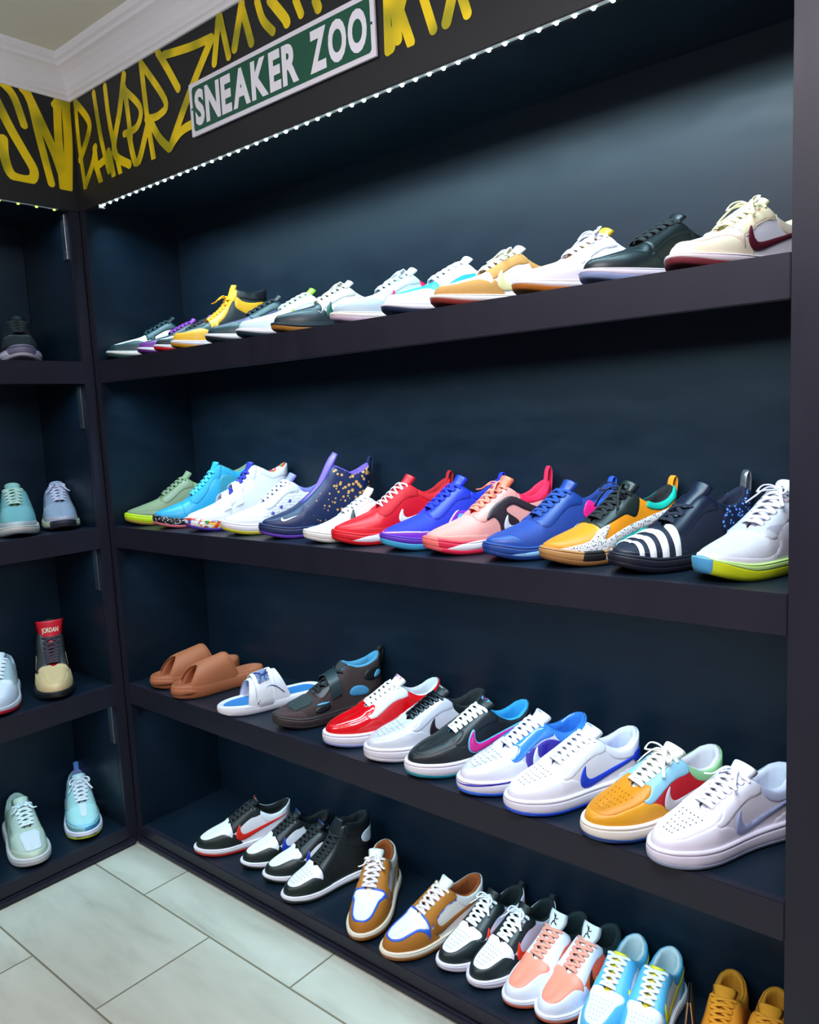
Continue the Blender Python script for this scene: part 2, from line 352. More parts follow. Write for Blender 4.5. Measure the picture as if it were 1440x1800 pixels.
def shoe(kind, name, label, cat, loc, hdg, L, c, foot=1, NS=84, extra=(), sole=(), minus=(), group=None, marks=(), bow=None, perf=None, strap=(), tab=None, scz=1.0, lace_n=None, lace_w=.0128, over=None):
    T = dict(TY[kind]); 
    if over: T.update(over)
    root = thing(name, label, cat, loc, math.radians(hdg), group)
    O = outline(NS, foot); Mi = len(O); On = outnormals(O); NH = 26
    def zs(tab, x): return sinterp(tab, x)*scz
    # ---- midsole and outsole
    mt = sinterp(T['mt'], O[:, 0])*(.5+.5*scz); zb = T['sp']*np.clip(1-O[:, 0]/.26, 0, 1)**2+.008*np.clip((O[:, 0]-.85)/.15, 0, 1)**2
    ot = T['ot']+T.get('oc', 0)*np.clip(1-O[:, 0]/.22, 0, 1)
    fl = T.get('flare', .004)+T.get('hf', 0)*np.clip((O[:, 0]-.6)/.4, 0, 1)
    def ringset(zlo, zhi, prof):
        R = []
        for a, off in prof:
            z = zlo+(zhi-zlo)*a; R.append(np.c_[O+On*(off+fl)[:, None], z])
        return np.stack(R, 1)
    mp = [(0, .010), (.1, .014), (.35, .016), (.6, .015), (.68, .014), (.72, .009), (.76, .009), (.80, .013), (.93, .011), (1, .004), (1.0, -.02)] if T.get('groove', 1) else \
         [(0, .010), (.12, .018), (.3, .022), (.5, .021), (.7, .017), (.82, .013), (.92, .010), (1, .004), (1.0, -.02)]
    Pm = ringset(zb+ot, mt, mp); K = Pm.shape[1]
    F = grid_faces(Mi, K)+[tuple(i*K+K-1 for i in range(Mi))]
    link_mesh('midsole', Pm.reshape(-1, 3)*L, F, M_(c['mid'], 'rubber'), root, True, True)
    Po = ringset(zb, zb+ot, [(0, -.03), (0, -.012), (.12, .0), (.4, .010), (.9, .0135), (1, .013), (1, -.02)]); K = Po.shape[1]
    F = grid_faces(Mi, K)+[tuple(i*K for i in range(Mi))[::-1], tuple(i*K+K-1 for i in range(Mi))]
    link_mesh('outsole', Po.reshape(-1, 3)*L, F, M_(c['out'], 'rubber'), root, True, True)
    # ---- upper
    xB = O[:, 0]*.975+.012; side = np.where(O[:, 1] >= 0, 1., -1.); side[0] = 0; side[NS] = 0
    mir = (-np.arange(Mi)) % Mi; xm = (O[:, 0]+O[mir, 0])/2
    xT = sinterp([(0, .115), (.05, .145), (.15, .215), (.3, .335), (.45, .455), (.6, .595), (.75, .735), (.9, .875), (.97, .95), (1, .968)], xm)
    wT = interp(T['w'], xT); wT[(xT < T['w'][0][0])] = 0
    wT[NS] = 0; zT = zs(T['zT'], xT)
    B = np.c_[O[:, 0]*.975+.012, O[:, 1]*.965, mt-.006]
    side2 = np.where(np.arange(Mi) < NS, 1., -1.)
    Tt = np.c_[xT, wT*side2, zT]
    th = np.linspace(0, PI/2, NH); mixr = np.clip((O[:, 0]-.35)/.4, 0, 1)
    p = T['p']*(1-mixr)+.62*mixr; q = T['q']*(1-mixr)+.80*mixr
    cc = np.cos(th)[None, :]**p[:, None]; cc[:, -1] = 0; ee = np.sin(th)[None, :]**q[:, None]
    P = np.zeros((Mi, NH, 3))
    for a in (0, 1): P[:, :, a] = Tt[:, a, None]+(B[:, a]-Tt[:, a])[:, None]*cc
    P[:, :, 2] = B[:, 2, None]+(Tt[:, 2]-B[:, 2])[:, None]*ee
    rear = np.clip((O[:, 0]-.8)/.2, 0, 1); P[:, :, 0] += (rear[:, None]*.02*np.sin(np.clip(ee, 0, 1)*PI))*-1+0     # heel curve inwards
    ridge = [i for i in range(1, NS) if wT[i] == 0]
    Nn = grid_normals(P, ridge)
    link_mesh('upper', P.reshape(-1, 3)*L, grid_faces(Mi, NH), M_(c['base']), root, True, True)
    Fl = P.reshape(-1, 3); QS = Fl[:, [0, 2]].copy(); QS[:, 1] /= scz; QT = Fl[:, [0, 1]]; ys = Fl[:, 1]
    th_ = .0045
    def dist(v, poly):
        if v == 'top': return sdf(QT, poly)
        d = sdf(QS, poly)
        if v == 'near': d = np.minimum(d, -ys+.0)
        if v == 'far': d = np.minimum(d, ys)
        return d
    D = {}
    lib = PAN.get(kind, {})
    if kind in ('hoop', 'hoop_high', 'runner'):
        bs = c['base'] if isinstance(c['base'], str) else c['base'][1]; hx = bs.split(':')[0]; fin = ':leather' if ':' in bs else ':knit'
        f = lambda k: ''.join('%02x' % min(255, int(int(hx[i:i+2], 16)*k)) for i in (0, 2, 4))
        c = dict(c); nx = {e[0] for e in extra}
        if isinstance(c['base'], str):
            for k2, kk in (('eyestay', .93), ('heel_counter', .88), ('collar', .96), ('mudguard', .97)):
                if k2 not in nx and not (k2 == 'mudguard' and 'toe_overlay' in nx): c.setdefault(k2, f(kk)+fin)
    for k in ('toe_box', 'mudguard', 'eyestay', 'heel_counter', 'collar', 'ankle_panel'):
        if k in lib and c.get(k): D[k] = dist(*lib[k])
        elif k in lib and k == 'toe_box': D[k] = dist(*lib[k])
    if 'toe_box' in D:
        for k in ('mudguard', 'eyestay'):
            if k in D: D[k] = np.minimum(D[k], -D['toe_box']-.001)
        if 'eyestay' in D and 'mudguard' in D: D['mudguard'] = np.minimum(D['mudguard'], -D['eyestay']-.001)
        front = sdf(QT, [(-.2, -.3), (.36, -.3), (.36, .3), (-.2, .3)], False)
    for k, d in D.items():
        if c.get(k): clip_panel(k, P, Nn, d, th_*(.5 if k == 'toe_box' else 1), M_(c[k]), root, L)
    if 'piping' in c and 'toe_box' in D:
        clip_panel('piping', P, Nn, .007-np.abs(D['toe_box']), th_, M_(c['piping']), root, L, 2)
        if 'eyestay' in D: clip_panel('piping', P, Nn, np.minimum(.0045-np.abs(dist('side', lib['eyestay'][1])), -D['toe_box']-.01), th_, M_(c['piping']), root, L, 2)
    for e in extra:      # (name, view, poly, colour, level)
        nm, v, poly, col = e[:4]; lev = e[4] if len(e) > 4 else 2
        if v == 'swoosh_outline': d = dist('side', poly)+.008
        else: d = dist(v, poly)
        if nm == 'swoosh' and v == 'side': d = np.where(np.abs(ys) > .02, d, -1)
        clip_panel(nm, P, Nn, d, th_, M_(col), root, L, lev)
    # ---- sole panels
    Nm = grid_normals(Pm); Fm = Pm.reshape(-1, 3); No = grid_normals(Po); Fo = Po.reshape(-1, 3)
    for nm, which, poly, col in sole:
        PP, NN, FF = (Pm, Nm, Fm) if which == 'mid' else (Po, No, Fo)
        clip_panel(nm, PP, NN, sdf(FF[:, [0, 2]], poly), .003, M_(col, 'rubber'), root, L)
    # ---- lining + insole
    op = [i for i in range(Mi) if wT[i] > 0 or i == NS]
    ctr = np.c_[np.clip(xT, .5, .80)-xT, -Tt[:, 1]]; cn = ctr/(np.linalg.norm(ctr, axis=1)[:, None]+1e-9)
    lim = np.where(xT < .6, .3, 1.)*np.clip(wT/.06, .15, 1); lim[NS] = 1; lim = np.where(xT > .9, 1, lim)
    rows = []
    for off, dz in ((0, 0), (.007, .008), (.018, .010), (.029, .002), (.034, -.03)):
        rows.append(np.c_[Tt[:, :2]+cn*(off*lim)[:, None], Tt[:, 2]+dz*lim])
    low = np.c_[B[:, 0]*.93+.03, B[:, 1]*.80, np.full(Mi, .5)*0+mt+.03]; midr = rows[-1]*.5+low*.5; midr[:, 2] -= .01
    rows += [midr, low]
    Rv = []; n = len(rows)
    for i in op: Rv += [r[i] for r in rows]
    Ff = [(a*n+j, (a+1)*n+j, (a+1)*n+j+1, a*n+j+1) for a in range(len(op)-1) for j in range(n-1)]
    link_mesh('lining', np.array(Rv)*L, Ff, M_(c['lining'], 'cloth'), root, True, True)
    link_mesh('insole', np.array([low[i] for i in op])*L, [tuple(range(len(op)))], M_(c.get('insole', c['lining']), 'cloth'), root, False)
    # ---- tongue
    tp = catmull([(a, b*scz, w) for a, b, w in T['tong']], 4); rings = []; NT = 9
    tg = np.gradient(tp[:, :2], axis=0); tg /= np.linalg.norm(tg, axis=1)[:, None]
    def tpoint(k, t, o):
        x, z, w = tp[k]; nx, nz = -tg[k][1], tg[k][0]; dr = -w*.38*t*t
        return (x+nx*(o+dr), w*t, z+nz*(o+dr))
    for k in range(len(tp)):
        thk = T.get('tth', .014)*(1 if k < len(tp)-2 else .6)
        top = [tpoint(k, t, thk*math.sqrt(max(0, 1-t**4))) for t in np.linspace(-1, 1, NT)]
        bot = [tpoint(k, t, -thk*math.sqrt(max(0, 1-t**4))) for t in np.linspace(1, -1, NT)[1:-1]]
        rings.append(np.array(top+bot))
    tong = loft('tongue', rings, M_(c['tongue']), root, L)
    def tmap(a, t, o=.0165):      # a 0..1 along, t -1..1 across
        f = a*(len(tp)-1); k = min(int(f), len(tp)-2); g = f-k
        p0, p1 = np.array(tpoint(k, t, o)), np.array(tpoint(k+1, t, o)); return p0*(1-g)+p1*g
    for mk in marks:     # (name, shape, colour, a0, a1, halfwidth)
        nm, shp, col, a0, a1, hw = mk
        if isinstance(shp, str): V2, F2, _ = text2d(shp, .02)
        elif shp and isinstance(shp[0][0], (tuple, list, np.ndarray)):
            V2, F2 = [], []
            for pl in shp: F2.append(tuple(range(len(V2), len(V2)+len(pl)))); V2 += list(pl)
        else: V2, F2 = catmull(shp, 3, True), None
        if F2 is None: F2 = [tuple(range(len(V2)))]
        V3 = [tmap(a0+(a1-a0)*v[1], (v[0]*2-1)*-hw, .0175) for v in V2]
        if nm == 'tongue_label': V3 = [tmap(a0+(a1-a0)*v[1], (v[0]*2-1)*-hw, .0168) for v in V2]
        link_mesh(nm, np.array(V3)*L, F2, M_(col), tong, False)
    # ---- laces
    if c.get('lace'):
        ne = lace_n or T['eyes']; x0, x1 = T['w'][1][0]+.018, T.get('lx1', .585); xs = np.linspace(x0, x1, ne); G = []
        wv = interp(T['w'], xs); zv = zs(T['zT'], xs); fx = -(zs(T['zT'], xs+.01)-zs(T['zT'], xs-.01))/.02
        hi = Fl[:, 2] > .12; FH = Fl[hi]; NH_ = Nn.reshape(-1, 3)[hi]
        def surf(x, y, o):
            k2 = np.argmin((FH[:, 0]-x)**2+(FH[:, 1]-y)**2); return np.array([x, y, FH[k2, 2]+(-(NH_[k2, 0]*(x-FH[k2, 0])+NH_[k2, 1]*(y-FH[k2, 1]))/max(NH_[k2, 2], .3))])+NH_[k2]*o
        out_ = np.maximum(wv+.026, .066); inn = np.maximum(wv+.004, .044)
        def E(kk, s_, dx=0.):
            return [surf(xs[kk]+dx, s_*out_[kk], .003), surf(xs[kk]+dx, s_*(out_[kk]*.5+inn[kk]*.5), .0135)]
        for k in range(ne):
            u = np.array([fx[k], 0, 1.]); u /= np.linalg.norm(u); e0, e1 = E(k, 1), E(k, -1)
            mid = np.array([xs[k], 0, zv[k]])+u*.024
            if k == 0:
                G.append(ribbon_geo([e0[0], e0[1], mid*.5+e0[1]*.5+u*.006, mid, mid*.5+e1[1]*.5+u*.006, e1[1], e1[0]], lace_w, .0055, u, 3))
            if k+1 < ne:
                for s_ in (-1, 1):
                    a, b = E(k, s_, .004), E(k+1, -s_, -.004); m2 = np.array([(xs[k]+xs[k+1])/2, 0, (zv[k]+zv[k+1])/2])+u*(.024+(.006 if s_ > 0 else -.001))
                    q1 = a[1]*.45+m2*.55+u*.007; q2 = b[1]*.45+m2*.55+u*.007
                    G.append(ribbon_geo([a[0], a[1], q1, m2+u*.003, q2, b[1], b[0]], lace_w, .0055, u, 3))
        k = ne-1; u = np.array([fx[k], 0, 1.]); u /= np.linalg.norm(u); top = np.array([xs[k], 0, zv[k]])+u*.028
        if bow:
            b = bow if isinstance(bow, (int, float)) else 1
            for s in (-1, 1):
                G.append(ribbon_geo([top, top+np.array([-.02, s*.05*b, .035*b]), top+np.array([-.04, s*.11*b, .03*b]), top+np.array([-.07, s*.12*b, -.01]), top+np.array([-.05, s*.06*b, .0]), top], lace_w*.8, .0045, (0, .3, 1), 4))
                G.append(ribbon_geo([top, top+np.array([-.04, s*.04, .015]), top+np.array([-.09, s*.08, -.03]), top+np.array([-.12, s*.12, -.10*b])], lace_w*.8, .0045, (0, .3, 1), 4))
            G.append(ribbon_geo([top+np.array([0, -.02, -.006]), top+np.array([0, 0, .012]), top+np.array([0, .02, -.006])], .016, .010, (0, 0, 1), 4))
        V, Fc = join_geo([g for g in G if g]); link_mesh('laces', np.array(V)*L, Fc, M_(c['lace'], 'lace'), root, True)
    # ---- perforations
    if perf:
        V = []; Ff = []
        for (px, py) in perf:
            k = np.argmin((QT[:, 0]-px)**2+(QT[:, 1]-py)**2+(Fl[:, 2] < .14)*.01); nn = Nn.reshape(-1, 3)[k]; pc = Fl[k].copy(); pc[:2] = (px, py); pc += nn*.0036
            a = np.cross(nn, (0, 1, 0)); a /= np.linalg.norm(a); b = np.cross(nn, a); o = len(V)
            V += [pc+(a*math.cos(t)+b*math.sin(t))*.0042 for t in np.linspace(0, 2*PI, 8, False)]; Ff.append(tuple(range(o, o+8)))
        link_mesh('perforations', np.array(V)*L, Ff, M_(c.get('perf', '1c1d24')), root, False)
    # ---- straps across the top: (x centre, width, reach z, colour)
    for (xc, wd, col) in strap:
        ki = [np.argmin(np.abs(xT[:NS]-xc+0)), ]
        i = ki[0]; j = Mi-i; path = [P[i, 6]+Nn[i, 6]*.012, P[i, 12]+Nn[i, 12]*.016, P[i, 20]+Nn[i, 20]*.02, (P[i, -1]+P[j, -1])/2+np.array([0, 0, .04]), P[j, 20]+Nn[j, 20]*.02, P[j, 12]+Nn[j, 12]*.016, P[j, 6]+Nn[j, 6]*.012]
        V, Fc = [], []
        path = catmull(path, 5); 
        for k, pp in enumerate(path):
            for dx, dz in ((-wd, -.004), (-wd, .004), (wd, .004+wd*.8), (wd, -.004+wd*.8)): V.append(pp+np.array([dx, 0, dz]))
        for k in range(len(path)-1):
            for a in range(4): Fc.append((k*4+a, k*4+(a+1) % 4, k*4+4+(a+1) % 4, k*4+4+a))
        Fc += [(3, 2, 1, 0), tuple(range(len(V)-4, len(V)))]
        so = link_mesh('strap', np.array(V)*L, Fc, M_(col), root, False); md = so.modifiers.new('b', 'BEVEL'); md.width = .001; md.segments = 2
    # ---- heel pull tab
    if tab:
        hz = zs(T['zT'], np.array([.97]))[0]; col, hgt = tab
        V, Fc = ribbon_geo([(.985, 0, hz-.10), (.995, 0, hz-.02), (1.0, 0, hz+hgt*.6), (.985, 0, hz+hgt), (.965, 0, hz+hgt*.6), (.955, 0, hz-.02)], .005, .028, (0, 1, 0), 4)
        link_mesh('pull_tab', np.array(V)*L, Fc, M_(col, 'cloth'), root, True)
    return root
def grid_perf(x0=.10, x1=.27, w=.075):
    o = []
    for i, x in enumerate(np.linspace(x0, x1, 6)):
        ww = w*(.45+.55*(x-x0)/(x1-x0)); n = 3+i//2
        for y in np.linspace(-ww, ww, n+1): o.append((x, y))
    return o
PERF = grid_perf()

# ------------------------------------------------------------------ the room
def floor_mat():
    m = bpy.data.materials.new('marble_tile'); m.use_nodes = True; nt = m.node_tree; b = nt.nodes['Principled BSDF']; N = nt.nodes.new; L = nt.links.new
    tc = N('ShaderNodeTexCoord'); mp = N('ShaderNodeMapping'); mp.inputs['Location'].default_value = (.055, .155, 0)
    br = N('ShaderNodeTexBrick'); br.inputs['Scale'].default_value = 1; br.inputs['Brick Width'].default_value = .61; br.inputs['Row Height'].default_value = .31
    br.inputs['Mortar Size'].default_value = .0028; br.inputs['Mortar Smooth'].default_value = .3; br.offset = .5
    br.inputs['Color1'].default_value = (.0, .0, .0, 1); br.inputs['Color2'].default_value = (1, 1, 1, 1); br.inputs['Mortar'].default_value = (.5, .5, .5, 1)
    n1 = N('ShaderNodeTexNoise'); n1.inputs['Scale'].default_value = 4; n1.inputs['Detail'].default_value = 8; n1.inputs['Roughness'].default_value = .6; n1.inputs['Distortion'].default_value = .35
    mp2 = N('ShaderNodeMapping'); mp2.inputs['Scale'].default_value = (.7, 2.6, 1); mp2.inputs['Rotation'].default_value = (0, 0, .12)
    r = N('ShaderNodeValToRGB'); e = r.color_ramp.elements
    e[0].position = .24; e[0].color = (.33, .32, .265, 1); e[1].position = .50; e[1].color = (.56, .56, .475, 1); k = e.new(.38); k.color = (.49, .49, .415, 1); k = e.new(.8); k.color = (.64, .64, .555, 1)
    mx = N('ShaderNodeMix'); mx.data_type = 'RGBA'; mx.inputs[7].default_value = (.20, .18, .12, 1)
    tint = N('ShaderNodeMix'); tint.data_type = 'RGBA'; tint.blend_type = 'MULTIPLY'; tint.inputs[0].default_value = .10
    add = N('ShaderNodeVectorMath'); add.operation = 'ADD'; sc = N('ShaderNodeVectorMath'); sc.operation = 'SCALE'; sc.inputs['Scale'].default_value = 3.7
    L(tc.outputs['Object'], mp.inputs[0]); L(mp.outputs[0], br.inputs['Vector']); L(br.outputs['Color'], sc.inputs[0]); L(tc.outputs['Object'], mp2.inputs[0])
    L(mp2.outputs[0], add.inputs[0]); L(sc.outputs[0], add.inputs[1]); L(add.outputs[0], n1.inputs['Vector']); L(n1.outputs[0], r.inputs[0])
    L(r.outputs[0], tint.inputs[6]); L(br.outputs['Color'], tint.inputs[7]); L(tint.outputs[2], mx.inputs[6]); L(br.outputs['Fac'], mx.inputs[0]); L(mx.outputs[2], b.inputs['Base Color'])
    b.inputs['Roughness'].default_value = .32
    bp = N('ShaderNodeBump'); bp.inputs['Strength'].default_value = .5; bp.inputs['Distance'].default_value = .002; bp.invert = True
    L(br.outputs['Fac'], bp.inputs['Height']); L(bp.outputs[0], b.inputs['Normal'])
    return m
CEIL = mat('d9d6c6', .85, bump=.02); CROWN = mat('f1eef4', .4, bump=.02)
def struct(name, bl, m): return tag(boxes(name, bl, m, None, 0), kind='structure')
struct('floor', [(-.9, -3.3, -.05, 3.2, .6, 0)], floor_mat())
struct('ceiling', [(-.9, -3.3, 2.318, 3.2, .6, 2.37)], CEIL)
struct('wall_back', [(-.40, 0, 1.976, 3.2, .02, 2.318), (-.42, DP+.015, 0, 3.2, DP+.09, 2.318), (2.05, 0, 0, 3.2, .02, 2.318)], WALLP)
struct('wall_left', [(XL-.02, -3.3, 1.976, XL, 0, 2.318), (XB-.09, -3.3, 0, XB-.015, .38, 2.318)], WALLP)
# crown moulding: profile (offset from the wall, height)
prof = [(0, 2.222), (.006, 2.222), (.008, 2.230), (.014, 2.234), (.015, 2.242), (.020, 2.248), (.024, 2.262), (.034, 2.276), (.048, 2.286), (.060, 2.290), (.062, 2.298), (.072, 2.302), (.076, 2.318), (0, 2.318)]
prof = [(a*.9, b) for a, b in prof]
def crown(name, ptsf, n=None):
    V = [ptsf(e, a, z) for e in (0, 1) for a, z in prof]; k = len(prof)
    F = [(i, (i+1) % k, k+(i+1) % k, k+i) for i in range(k)]+[tuple(range(k))[::-1], tuple(range(k, 2*k))]
    o = link_mesh(name, V, F, CROWN, None, False); return tag(o, kind='structure')
crown('trim_1', lambda e, a, z: ((XL+a) if e == 0 else 3.2, -a, z))
crown('trim_2', lambda e, a, z: (XL+a, -a if e == 0 else -3.3, z))

# ------------------------------------------------------------------ shelving units
su = thing('shelving_unit', 'wide black built-in shelving unit filled with rows of sneakers, under the green street sign', 'shelving unit', (0, 0, 0), 0, 'black wall shelving')
SY = -.0
boxes('back_panel', [(-.01, DP, .04, WD+.02, DP+.012, 1.976)], PAINT, su, .0005)
boxes('side_panel', [(-.012, .0, .04, 0, DP, 1.929)], PAINT, su, .0005)
boxes('side_panel', [(WD, .012, .04, WD+.012, DP, 1.929)], PAINT, su, .0005)
boxes('stile', [(XL, -.003, .0, -.001, .016, 1.925)], PAINTV, su, .0015)
boxes('stile', [(WD+.002, -.008, .0, WD+.17, .03, 2.32)], PAINTV, su, .002)
boxes('header_board', [(XL, -.004, HB, WD, .018, 1.976)], WALLP, su, .001)
boxes('top_panel', [(0, .018, 1.929, WD, DP, 1.945)], PAINT, su, .001)
for z in (ZA, ZB, ZC):
    sh = boxes('shelf', [(0, 0, z-.018, WD, DP, z)], PAINT, su, .001)
    boxes('shelf_edge', [(0, -.003, z-LIP, WD, .0145, z+.0003)], PAINTV, sh, .0012)
sh = boxes('shelf', [(0, 0, ZD-.018, WD, DP, ZD)], PAINT, su, .001)
boxes('shelf_edge', [(0, -.003, ZD-.034, WD, .014, ZD+.0003)], PAINTV, sh, .0015)
boxes('kick_board', [(0, .006, 0, WD, .02, ZD-.02)], PAINTV, su, .001)
boxes('base_moulding', [(XL+.012, -.014, 0, WD, .006, .020)], PAINTV, su, .005)
lu = thing('shelving_unit', 'narrow black built-in shelving unit on the left wall beside the corner', 'shelving unit', (XL, 0, 0), 0, 'black wall shelving')
lu.location = (XL, 0, 0)
def lbox(name, bl, m, par, bev=.001):
    return boxes(name, [(a-XL, b, c, d-XL, e, f) for a, b, c, d, e, f in bl], m, par, bev)
LY = -1.15
lbox('back_panel', [(XB-.012, LY, .04, XB, YE, 1.976)], PAINT, lu)
lbox('side_panel', [(XB, YE, .04, XL-.018, YE+.012, 1.929)], PAINT, lu)
lbox('side_panel', [(XB, LY-.03, .04, XL, LY, 1.929)], PAINT, lu)
lbox('stile', [(XL-.018, YE, .0, XL, -.0035, 1.925)], PAINTV, lu)
lbox('header_board', [(XL-.018, LY-.03, HB, XL+.004, -.004, 1.976)], WALLP, lu)
lbox('top_panel', [(XB, LY, 1.929, XL-.018, YE, 1.945)], PAINT, lu)
for z in (ZA, ZB, ZC, ZD):
    sh = lbox('shelf', [(XB, LY, z-.018, XL, YE, z)], PAINT, lu)
    lbox('shelf_edge', [(XL-.0145, LY, z-(LIP if z > .1 else .034), XL+.003, YE, z+.0003)], PAINTV, sh)
lbox('kick_board', [(XL-.02, LY, 0, XL-.006, YE, ZD-.02)], PAINTV, lu)
lbox('base_moulding', [(XL-.006, LY, 0, XL+.014, -.0145, .020)], PAINTV, lu, .005)
# metal standards screwed on the left unit's end panel
for i, z in enumerate((HB, ZA-LIP, ZB-LIP, ZC-LIP)):
    b = thing('metal_bracket', ['steel corner bracket at the very top of the left shelving unit', 'steel corner bracket under the left unit shelf holding the black sneaker', 'steel corner bracket under the left unit shelf holding the grey runner', 'steel corner bracket under the left unit shelf with the red-tongued high top'][i], 'bracket', (-.062, YE, z-.13), 0, 'brackets on the left unit end panel')
    boxes('plate', [(-.011, -.004, .0, .011, -.0006, .125)], mat('cfd8e0', .3, metal=1), b, .0006)
    for q in (.02, .105): boxes('screw', [(-.002, -.0052, q-.002, .002, -.004, q+.002)], mat('555a60', .3, metal=1), b, .0008)

# ------------------------------------------------------------------ LED strips
LEDW = emis((.72, .97, 1, 1), 13); TAPE = mat('c8d4d8', .4)
def led(name, label, loc, rz, n, pitch, m, par_len):
    t = thing(name, label, 'led strip', loc, rz, 'led strips on the headers')
    boxes('tape', [(-.01, -.004, -.0014, par_len, .004, 0)], TAPE, t, .0003)
    bm = bmesh.new(); bmesh.ops.create_uvsphere(bm, u_segments=10, v_segments=6, radius=.0040)
    for v in bm.verts: v.co.z = v.co.z*.8-.0016
    me = bpy.data.meshes.new('diode'); bm.to_mesh(me); bm.free(); me.materials.append(m); me.shade_smooth()
    for i in range(n):
        d = bpy.data.objects.new('diode', me); COL.objects.link(d); d.parent = t; d.location = (i*pitch, 0, -.001)
    return t
led('led_strip', 'bright cool white led strip along the underside of the header below the green sign', (.098, .003, HB), 0, 54, .0331, LEDW, WD-.105)
led('led_strip', 'dim greenish led strip under the header of the left shelving unit', (XL-.004, -.075, HB), -PI/2, 12, .05, emis((.45, .8, .1, 1), 2.0), .9)
# wire clip at the strip's end
cl = boxes('cable_clip', [(.086, -.006, HB-.011, .0875, .008, HB), (.0875, -.006, HB-.011, .095, .008, HB-.0095)], mat('dfe8ea', .3), None, .0003); tag(cl, 'small white clip at the left end of the bright led strip', 'clip')

# ------------------------------------------------------------------ graffiti (flat paint on the wall)
GM = [[(0.002, 2.21), (0.002, 2.108), (0.014, 1.985)], [(0.003, 2.214), (0.063, 2.151), (0.056, 2.115), (0.001, 2.061)], [(0.014, 1.985), (0.067, 2.037), (0.087, 2.074)], [(0.104, 2.21), (0.12, 2.091), (0.145, 1.998)], [(0.083, 2.071), (0.086, 2.02), (0.1, 1.979)], [(0.082, 2.021), (0.16, 2.036)], [(0.163, 2.21), (0.172, 2.106), (0.202, 1.977)], [(0.258, 2.21), (0.225, 2.133), (0.181, 2.039), (0.248, 1.991)], [(0.167, 1.983), (0.159, 2.028), (0.153, 2.046)], [(0.256, 2.179), (0.262, 2.122), (0.266, 2.054)], [(0.256, 2.175), (0.321, 2.114), (0.3, 2.073), (0.238, 2.07)], [(0.259, 2.06), (0.285, 1.983), (0.351, 2.068)], [(0.341, 2.215), (0.349, 2.084), (0.362, 1.98)], [(0.341, 2.215), (0.433, 2.099), (0.402, 2.074), (0.345, 2.079)], [(0.359, 2.073), (0.394, 2.022), (0.434, 1.986)], [(0.417, 2.218), (0.451, 2.171), (0.49, 2.112)], [(0.442, 2.203), (0.546, 2.188), (0.632, 2.182)], [(0.632, 2.179), (0.532, 2.086), (0.441, 1.99)], [(0.438, 1.989), (0.489, 2.013), (0.555, 2.018)], [(0.663, 2.213), (0.637, 2.125)], [(0.669, 2.217), (0.69, 2.123)], [(0.663, 2.21), (0.636, 2.127)], [(0.746, 2.215), (0.711, 2.134)], [(0.745, 2.212), (0.77, 2.127)], [(0.798, 2.203), (0.813, 2.16), (0.842, 2.127)], [(0.84, 2.191), (0.88, 2.143), (0.888, 2.129)], [(0.918, 2.164), (0.932, 2.131)], [(0.976, 2.143), (0.983, 2.125)], [(1.166, 2.092), (1.163, 1.987)], [(1.215, 2.089), (1.17, 1.99)], [(1.192, 2.058), (1.219, 1.984)], [(1.246, 2.073), (1.273, 1.989)], [(1.325, 2.049), (1.303, 1.991)], [(1.181, 2.092), (1.189, 1.999)], [(1.331, 2.047), (1.349, 1.99)]]
GL = [[(-0.203, 2.23), (-0.18, 2.22), (-0.158, 2.194), (-0.139, 2.129)], [(-0.212, 2.188), (-0.179, 2.116), (-0.147, 2.058), (-0.124, 2.013), (-0.137, 1.986), (-0.184, 1.989), (-0.2, 2.031), (-0.199, 2.079)], [(-0.134, 2.224), (-0.115, 2.197), (-0.099, 2.102), (-0.078, 1.988)], [(-0.125, 2.223), (-0.09, 2.145), (-0.058, 2.068), (-0.035, 1.983)], [(-0.039, 2.212), (-0.045, 2.105), (-0.044, 1.982)], [(-0.046, 2.204), (-0.001, 2.222)], [(-0.014, 2.214), (-0.017, 2.111), (-0.03, 1.984)]]
def paint_mat():
    m = bpy.data.materials.new('spray_paint'); m.use_nodes = True; nt = m.node_tree; b = nt.nodes['Principled BSDF']
    tc = nt.nodes.new('ShaderNodeTexCoord'); n = nt.nodes.new('ShaderNodeTexNoise'); n.inputs['Scale'].default_value = 11; n.inputs['Detail'].default_value = 1
    r = nt.nodes.new('ShaderNodeValToRGB'); e = r.color_ramp.elements; e[0].position = .38; e[0].color = (.40, .36, .004, 1); e[1].position = .58; e[1].color = (.93, .68, .003, 1)
    nt.links.new(tc.outputs['Object'], n.inputs['Vector']); nt.links.new(n.outputs[0], r.inputs[0]); nt.links.new(r.outputs[0], b.inputs['Base Color']); b.inputs['Roughness'].default_value = .5
    return m
SPRAY = paint_mat()
